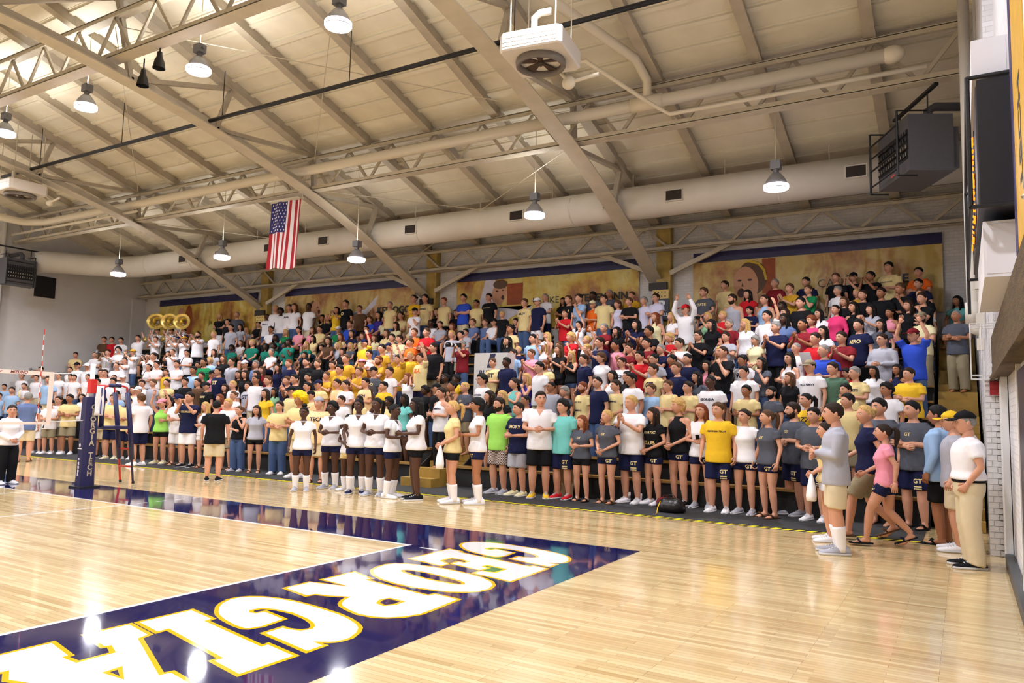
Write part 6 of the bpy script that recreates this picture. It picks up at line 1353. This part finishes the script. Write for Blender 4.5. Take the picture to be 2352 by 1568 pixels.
# ---------------------------------------------------------------- put the crowd together
PPL = []
for ln in CROWD.strip().split('\n'):
    a, lab = ln.split('|', 1) if ln.count('|') == 1 else (ln[:ln.rindex('|')], ln[ln.rindex('|') + 1:])
    t = a.split(); o = {}
    for w in t[12:]:
        k, _, v = w.partition('='); o[k] = v if _ else True
    PPL.append(dict(x=float(t[0]), y=float(t[1]), z=float(t[2]), H=float(t[3]), rz=float(t[4]), hy=float(t[5]), sex=t[6], pose=t[7], skin=t[8], hc=t[9][0], hs=t[9][1], sc=t[10].split(':')[0], sk=(t[10].split(':') + [''])[1], kind=int(t[11]), o=o, label=lab))
for p in PPL:
    if ('cap' in p['o'] or 'hat' in p['o']) and p['hs'] in 'safr': p['hs'] = 'z'
WIDE = 1.16; GW = 1.08
def keys(p):
    w = WIDE if 'wide' in p['o'] else 1.0; bt = p['o'].get('bt', 'jnt')
    return ('b', p['sex'], p['pose'], w), ('s', p['sex'], p['pose'], p['sk'], w), ('l', p['sex'], legs_of(p['pose']), bt[2], w)
def raw_of(k):
    if k[0] == 'b': return body_raw(k[1], k[2], k[3])
    if k[0] == 's': return shirt_raw(k[1], k[2], k[3], k[4])
    return bottom_raw(k[1], k[2], k[3], k[4])
hi = {}; lo = {}
for p in PPL:
    for k in keys(p): (lo if p['kind'] == 2 else hi)[k] = None
RH = batch_remesh({k: raw_of(k) for k in hi}, .0178, 4); RL = batch_remesh({k: raw_of(k) for k in lo}, .037, 1)
def garment_mesh(k, name):
    co, fs = RH[k]; mb = MB(); mb.v = [tuple(q) for q in co.tolist()]; mb.f = fs; mb.m = [0] * len(fs); return mb
_ME = {}
def cached(key, name, make, nm=1):
    if key not in _ME: _ME[key] = make().mesh(name, [clothm('wh')] * nm, True)
    return _ME[key]
def child(name, me, root, mats, M=None):
    o = bpy.data.objects.new(name, me); COL.objects.link(o); o.parent = root
    for i, m in enumerate(mats): o.material_slots[i].link = 'OBJECT'; o.material_slots[i].material = m
    if M is not None: o.matrix_local = M
    return o
def five(): return 5
BV = {}
def wrap_text(key, lines, size, zc_, xc=0.0, gap=1.25, bars=False):
    """letters laid on the front of a garment, following its surface"""
    if key[0] not in BV: BV[key[0]] = BVHTree.FromPolygons([tuple(c) for c in RH[key[0]][0].tolist()], RH[key[0]][1])
    mb = MB(); bv = BV[key[0]]
    def put(x, z):
        h = bv.ray_cast(Vector((x, -1, z)), Vector((0, 1, 0)))
        return (x, (h[0].y if h[0] else -.12) - .005, z)
    for i, tx in enumerate(lines):
        sz = size * (1.0 if i == 0 else .62)
        vs, fs = text_mesh(tx, 1.0, .03); wmax = max(v[0] for v in vs) - min(v[0] for v in vs)
        k = min(sz, .27 / max(.1, wmax)); mb.add([put(xc + v[0] * k, zc_ - i * size * gap + v[1] * k) for v in vs], fs)
    if bars:
        for i in range(2): mb.add([put(xc + a * .05, zc_ - size * .85 - i * .032 + b * .009) for a, b in ((-1, -1), (0, -1), (1, -1), (1, 1), (0, 1), (-1, 1))], [(0, 1, 4, 5), (1, 2, 3, 4)])
    return mb
def dark_cloth(c): r, g, b = CLR[c]; return r * .3 + g * .6 + b * .1 < 120
brass = mat('brass', (226, 198, 112), .25, .8); silver = mat('silver_plate', (214, 214, 218), .2, .9); blk = mat('black_plastic', (18, 18, 20), .35); clear = mat('clear_plastic', (220, 226, 230), .1)
def item(kind):
    """held things, drawn in the holder's frame; returns [(part, MB, material, smooth)]"""
    out = []; A = lambda n, mb, m, s=True: out.append((n, mb, m, s))
    if kind == 'trumpet':
        b = MB(); b.tube([(0, -.09, 1.575), (0, -.14, 1.575), (.0, -.40, 1.60), (0, -.58, 1.62)], [.012, .009, .011, .018], 8); b.lathe([(.018, 0), (.03, .05), (.062, .10), (.066, .105)], 14); n = len(b.v) - 4 * 14
        R = Matrix.Rotation(math.radians(84), 3, 'X')
        for i in range(n, len(b.v)): q = R @ Vector(b.v[i]); b.v[i] = (q.x, q.y - .56, q.z + 1.615)
        A('horn_tube', b, silver); b = MB(); b.tube([(0, -.16, 1.57), (0, -.18, 1.535), (0, -.40, 1.55), (0, -.44, 1.575)], .009, 8)
        for i in range(3): b.tube([(0, -.25 - .035 * i, 1.50), (0, -.25 - .035 * i, 1.63)], .014, 8)
        A('valves', b, silver)
    if kind == 'horn':
        b = MB(); b.tube([(0, -.09, 1.575), (0, -.2, 1.55), (0, -.26, 1.45), (0, -.2, 1.38), (0, -.12, 1.45), (0, -.2, 1.54), (0, -.45, 1.58)], [.01, .01, .012, .014, .016, .02, .03], 8); b.tube([(0, -.45, 1.58), (0, -.50, 1.585), (0, -.54, 1.59)], [.03, .06, .11], 14); A('horn_tube', b, brass)
    if kind == 'sousa':
        b = MB(); b.tube([(.0, -.10, 1.575), (.10, -.22, 1.53), (.26, -.14, 1.35), (.30, .06, 1.12), (.10, .22, .95), (-.16, .20, .98), (-.30, .02, 1.20), (-.28, .02, 1.50), (-.20, .06, 1.75), (-.10, .02, 1.95)], [.012, .018, .03, .038, .044, .05, .056, .062, .07, .085], 12); A('horn_tube', b, silver)
        b = MB(); P0 = Vector((-.02, .0, 2.0)); d = Vector((.42, -.90, .04)).normalized(); u = d.cross(Vector((0, 0, 1))).normalized(); w = u.cross(d)
        b.loft([[P0 + d * f + u * (r * math.cos(a)) + w * (r * math.sin(a)) for a in np.linspace(0, 2 * PI, 25)[:-1]] for f, r in ((-.10, .08), (.0, .10), (.08, .14), (.15, .20), (.19, .27), (.20, .33), (.205, .335), (.19, .32), (.17, .26), (.13, .19), (.05, .12), (-.08, .07))], 0, False); A('bell', b, brass)
    if kind == 'clarinet': b = MB(); b.tube([(0, -.12, 1.50), (0, -.30, 1.15), (0, -.42, .92), (0, -.45, .86)], [.010, .014, .015, .03], 8); A('clarinet_tube', b, blk)
    if kind == 'saxophone': b = MB(); b.tube([(0, -.12, 1.52), (.0, -.20, 1.53), (.02, -.22, 1.40), (.05, -.24, 1.05), (.06, -.30, .97), (.07, -.36, 1.03), (.08, -.40, 1.22)], [.008, .012, .02, .035, .045, .05, .085], 12); A('saxophone_tube', b, brass)
    if kind == 'drum': b = MB(); b.lathe([(.0, 0), (.18, 0), (.18, .2), (.0, .2)], 20, (0, -.36, .96)); A('drum_shell', b, silver, False)
    if kind == 'camera': b = MB().bb(-.055, .055, -.37, -.31, 1.55, 1.63); b.tube([(0, -.37, 1.59), (0, -.43, 1.59)], .03, 10); A('camera_body', b, blk, False)
    if kind == 'telephoto':
        A('camera_body', MB().bb(-.075, .075, -.22, -.13, 1.55, 1.68), blk, False)
        for i in range(5): A('lens_barrel', MB().tube([(0, -.22 - .075 * i, 1.60), (0, -.295 - .075 * i, 1.60)], .045 + .006 * i, 12), clothm('wh') if i % 2 else blk)
    if kind == 'phone': A('phone_body', MB().box((0, -.36, 1.20), (.055, .012, .105), rot=Matrix.Rotation(.6, 3, 'X')), blk, False)
    if kind == 'paper': A('paper_sheet', MB().box((0, -.33, 1.22), (.22, .004, .28), rot=Matrix.Rotation(.5, 3, 'X')), clothm('wh'), False)
    if kind == 'bottle': A('bottle_body', MB().lathe([(.0, 0), (.035, 0), (.035, .16), (.014, .20), (.014, .22), (0, .22)], 12, (0, -.36, 1.12)), clear)
    if kind == 'towel':
        b = MB(); b.loft([[(.16 * s_ * math.cos(a) + .12, -.22 + .07 * s_ * math.sin(a) * (1 + .3 * math.sin(4 * a)), z) for a in np.linspace(0, 2 * PI, 13)[:-1]] for z, s_ in ((.60, .9), (.68, 1), (.80, .8), (.92, .45), (.99, .2))]); A('towel_cloth', b, wht)
    return out
_IT = {}
ITN = {'trumpet': ('trumpet', 'silver trumpet raised'), 'horn': ('horn', 'brass horn raised'), 'sousa': ('sousaphone', 'brass-belled sousaphone worn'), 'clarinet': ('clarinet', 'black clarinet held'), 'saxophone': ('saxophone', 'brass saxophone held'), 'drum': ('drum', 'small silver drum carried'), 'camera': ('camera', 'small black camera held up'), 'telephoto': ('camera', 'black camera with a long white telephoto lens aimed'), 'phone': ('phone', 'dark phone held'), 'paper': ('paper', 'white paper sheet held'), 'bottle': ('bottle', 'clear plastic bottle held'), 'towel': ('towel', 'white towel held')}
used_lab = {}
def shoe_set(p, root):
    s = p['o'].get('sh', 'lg'); 
    if s == 'no': return
    kind = {'d': 'sandal', 'h': 'high'}.get(s[2:3], 'shoe'); up = clothm(s[:2]); sole = mat('shoe_sole', (206, 204, 206), .6) if kind != 'sandal' else clothm('bk' if s[:2] in ('bk', 'ny') else s[:2])
    me = cached(('shoe', kind), 'shoe', lambda: shoe_mesh(kind), 2)
    for side, (h, k, a) in zip((1, -1), LEGS[legs_of(p['pose'])]):
        M = Matrix.Translation((a[0], a[1], a[2] - .088)) @ Matrix.Rotation(side * .12, 4, 'Z')
        if legs_of(p['pose']) == 'walk' and side < 0: M = M @ Matrix.Rotation(.42, 4, 'X')
        child('sandal' if kind == 'sandal' else 'shoe', me, root, [up, sole], M @ Matrix.Scale(1.10, 4))
        if 'socks' in p['o']: child('sock', cached(('sock', side, legs_of(p['pose'])), 'sock', lambda: MB().tube([lerp(k, a, .42), lerp(k, a, .5), lerp(k, a, .75), a, (a[0], a[1], a[2] - .05)], [.070, .069, .060, .050, .052], 12)), root, [clothm('wh')])
big = MB(); BM = []; bmi = {}
def bm_idx(m):
    if m.name not in bmi: bmi[m.name] = len(BM); BM.append(m)
    return bmi[m.name]
BVv, BVf, BVm = [], [], []; off = 0
for p in PPL:
    s = p['H'] / 1.75; kb, ks, kl = keys(p); z = p['z']; y = p['y']
    if p['pose'] == 't': z, y = z - .45 * s + .07, y + .27
    R = Matrix.Translation((p['x'], y, z)) @ Matrix.Rotation(p['rz'], 4, 'Z') @ Matrix.Diagonal((s * GW, s * GW, s, 1)); HM = head_matrix(p['hy'])
    bt = p['o'].get('bt', 'jnt')
    if p['kind'] == 2:
        def app(co, fs, mi, M):
            global off
            a = np.asarray(co, float); MM = np.array(R @ M); a = a @ MM[:3, :3].T + MM[:3, 3]; BVv.append(a); BVf.extend([tuple(i + off for i in f) for f in fs])
            BVm.extend(mi if isinstance(mi, list) else [mi] * len(fs)); off += len(a)
        I = Matrix.Identity(4)
        hb = MB(); head_into(hb, HM); mm = [bm_idx(m) for m in (skinm(p['skin']), hairm(p['hc']), eyew, eyed, lipm(p['skin']))]
        app(RL[kb][0], RL[kb][1], mm[0], I); app(hb.v, hb.f, [mm[i] for i in hb.m], I); app(RL[ks][0], RL[ks][1], bm_idx(clothm(p['sc'])), I); app(RL[kl][0], RL[kl][1], bm_idx(clothm(bt[:2])), I)
        hm = _IT.setdefault(('h', p['hs']), hair_mesh(p['hs'])); app(hm.v, hm.f, bm_idx(hairm(p['hc'])), HM)
        if 'cap' in p['o']: cm = cap_mesh(); app(cm.v, cm.f, bm_idx(clothm(p['o']['cap'])), HM)
        continue
    root = thing('person', p['label'], 'person', (p['x'], y, z), p['rz'], 'spectators in the stands' if p['kind'] == 0 else 'people standing beside the court'); root.scale = (s * GW, s * GW, s)
    hands = True
    key = ('body', kb, round(p['hy'], 2))
    if key not in _ME: _ME[key] = finish_body(RH[kb], p['sex'], p['pose'], p['hy']).mesh('body', [skinm('l')] * 5, True)
    child('body', _ME[key], root, [skinm(p['skin']), hairm(p['hc']), eyew, eyed, lipm(p['skin'])])
    sh = child({'': 't_shirt', 'p': 'polo_shirt', 'l': 'long_sleeved_shirt', 't': 'tank_top'}[p['sk']], cached(ks, 'shirt', lambda: garment_mesh(ks, 'shirt')), root, [clothm(p['sc'])])
    bo = child({'s': 'shorts', 'm': 'short_shorts', 't': 'trousers'}[bt[2]], cached(kl, 'bottom', lambda: garment_mesh(kl, 'bottom')), root, [clothm(bt[:2])])
    capd = 'cap' in p['o'] or 'hat' in p['o']
    child('hair' if p['hs'] != 'W' else 'wig', cached(('hair', p['hs']), 'hair', lambda: hair_mesh(p['hs'])), root, [hairm(p['hc'])], HM)
    if 'cap' in p['o']: child('cap', cached(('cap', 'capback' in p['o']), 'cap', lambda: cap_mesh('capback' in p['o'])), root, [clothm(p['o']['cap'])], HM)
    if 'hat' in p['o']: child('hat', cached(('hat',), 'hat', hat_mesh), root, [clothm(p['o']['hat'])], HM)
    if 'beard' in p['o']: child('beard', cached(('beard',), 'beard', beard_mesh), root, [hairm(p['hc'])], HM)
    if 'glasses' in p['o']:
        def gl():
            b = MB()
            for q in (1, -1): b.tube([(q * .031 + .019 * math.cos(a), -.100, .012 + .014 * math.sin(a)) for a in np.linspace(0, 2 * PI, 11)], .0022, 5); b.tube([(q * .05, -.098, .014), (q * .082, .01, .012)], .002, 5)
            return b
        child('glasses', cached(('glasses',), 'glasses', gl), root, [blk], HM)
    tx = p['o'].get('tx')
    if tx and tx is not True:
        col = 'tn' if dark_cloth(p['sc']) else 'ny'
        if tx in ('USA',): col = 'og'
        sm_ = .062 if tx == 'GT' and p['sc'] == 'gy' else .15
        lines = [q.replace('_', '\n') if False else q.replace('_', ' ') for q in tx.split('|')]
        zc_ = 1.30 if len(lines) == 1 else 1.31
        child('print', cached(('print', ks, tx), 'print', lambda: wrap_text((ks,), lines, sm_, zc_), 1), sh, [clothm(col)])
    if 'vn' in p['o']:
        def vneck():
            b = wrap_text((ks,), [], .1, 1.3); bv = BV[ks]
            def put(x, z):
                h = bv.ray_cast(Vector((x, -1, z)), Vector((0, 1, 0))); return (x, (h[0].y if h[0] else -.05) - .004, z)
            rows = [[put(x * .052 * k, 1.36 + .098 * k) for x in (-1, -.5, 0, .5, 1)] for k in (.02, .35, .7, 1.0)]
            return b.loft(rows, 0, False, False)
        child('neck_opening', cached(('vn', ks), 'neck_opening', vneck), sh, [skinm(p['skin'])])
    if p['kind'] == 1:
        shoe_set(p, root)
        if bt in ('nys', 'nym') and p['x'] > -3: child('print', cached(('gt', kl), 'print', lambda: wrap_text((kl,), ['GT'], .085, .66 if bt[2] == 's' else .80, .10, bars=bt[2] == 's')), bo, [clothm('tn')])
        if bt == 'kht': child('belt', cached(('belt', kl), 'belt', lambda: MB().loft([ering(0, 0, .965, .188 * kl[4], .138 * kl[4]), ering(0, 0, 1.005, .184 * kl[4], .134 * kl[4])])), root, [clothm('bk')])
    h = p['o'].get('hold')
    if h:
        nm, ph = ITN[h]; wh = p['label'].replace('and tall white socks ', 'on the court ').split(' looking')[0].replace('person in ', 'by person in ').split(',')[0]
        lab = ph + ' ' + wh + (', ' + p['label'].split(', ')[-1] if h in ('trumpet', 'horn', 'sousa', 'clarinet', 'drum') and ',' in p['label'] else '')
        it = thing(nm, lab, nm, (p['x'], y, z), p['rz'], {'trumpet': 'trumpets of the band', 'sousaphone': 'sousaphones of the band', 'clarinet': 'clarinets of the band'}.get(nm)); it.scale = (s * GW, s * GW, s)
        M = Matrix.Identity(4)
        for i, (pn, mb, m_, smo) in enumerate(_IT.setdefault(h, item(h))):
            kk = ('item', h, i)
            if kk not in _ME: _ME[kk] = mb.mesh(pn, [m_], smo)
            q = obj(pn, _ME[kk], it)
if BVv:
    me = bpy.data.meshes.new('crowd'); V = np.concatenate(BVv); me.from_pydata(V.tolist(), [], BVf)
    for m in BM: me.materials.append(m)
    me.polygons.foreach_set('material_index', BVm); me.polygons.foreach_set('use_smooth', [True] * len(BVf)); me.update()
    tag(obj('crowd', me), 'mass of spectators packed along the upper and far rows', 'crowd', kind='stuff')
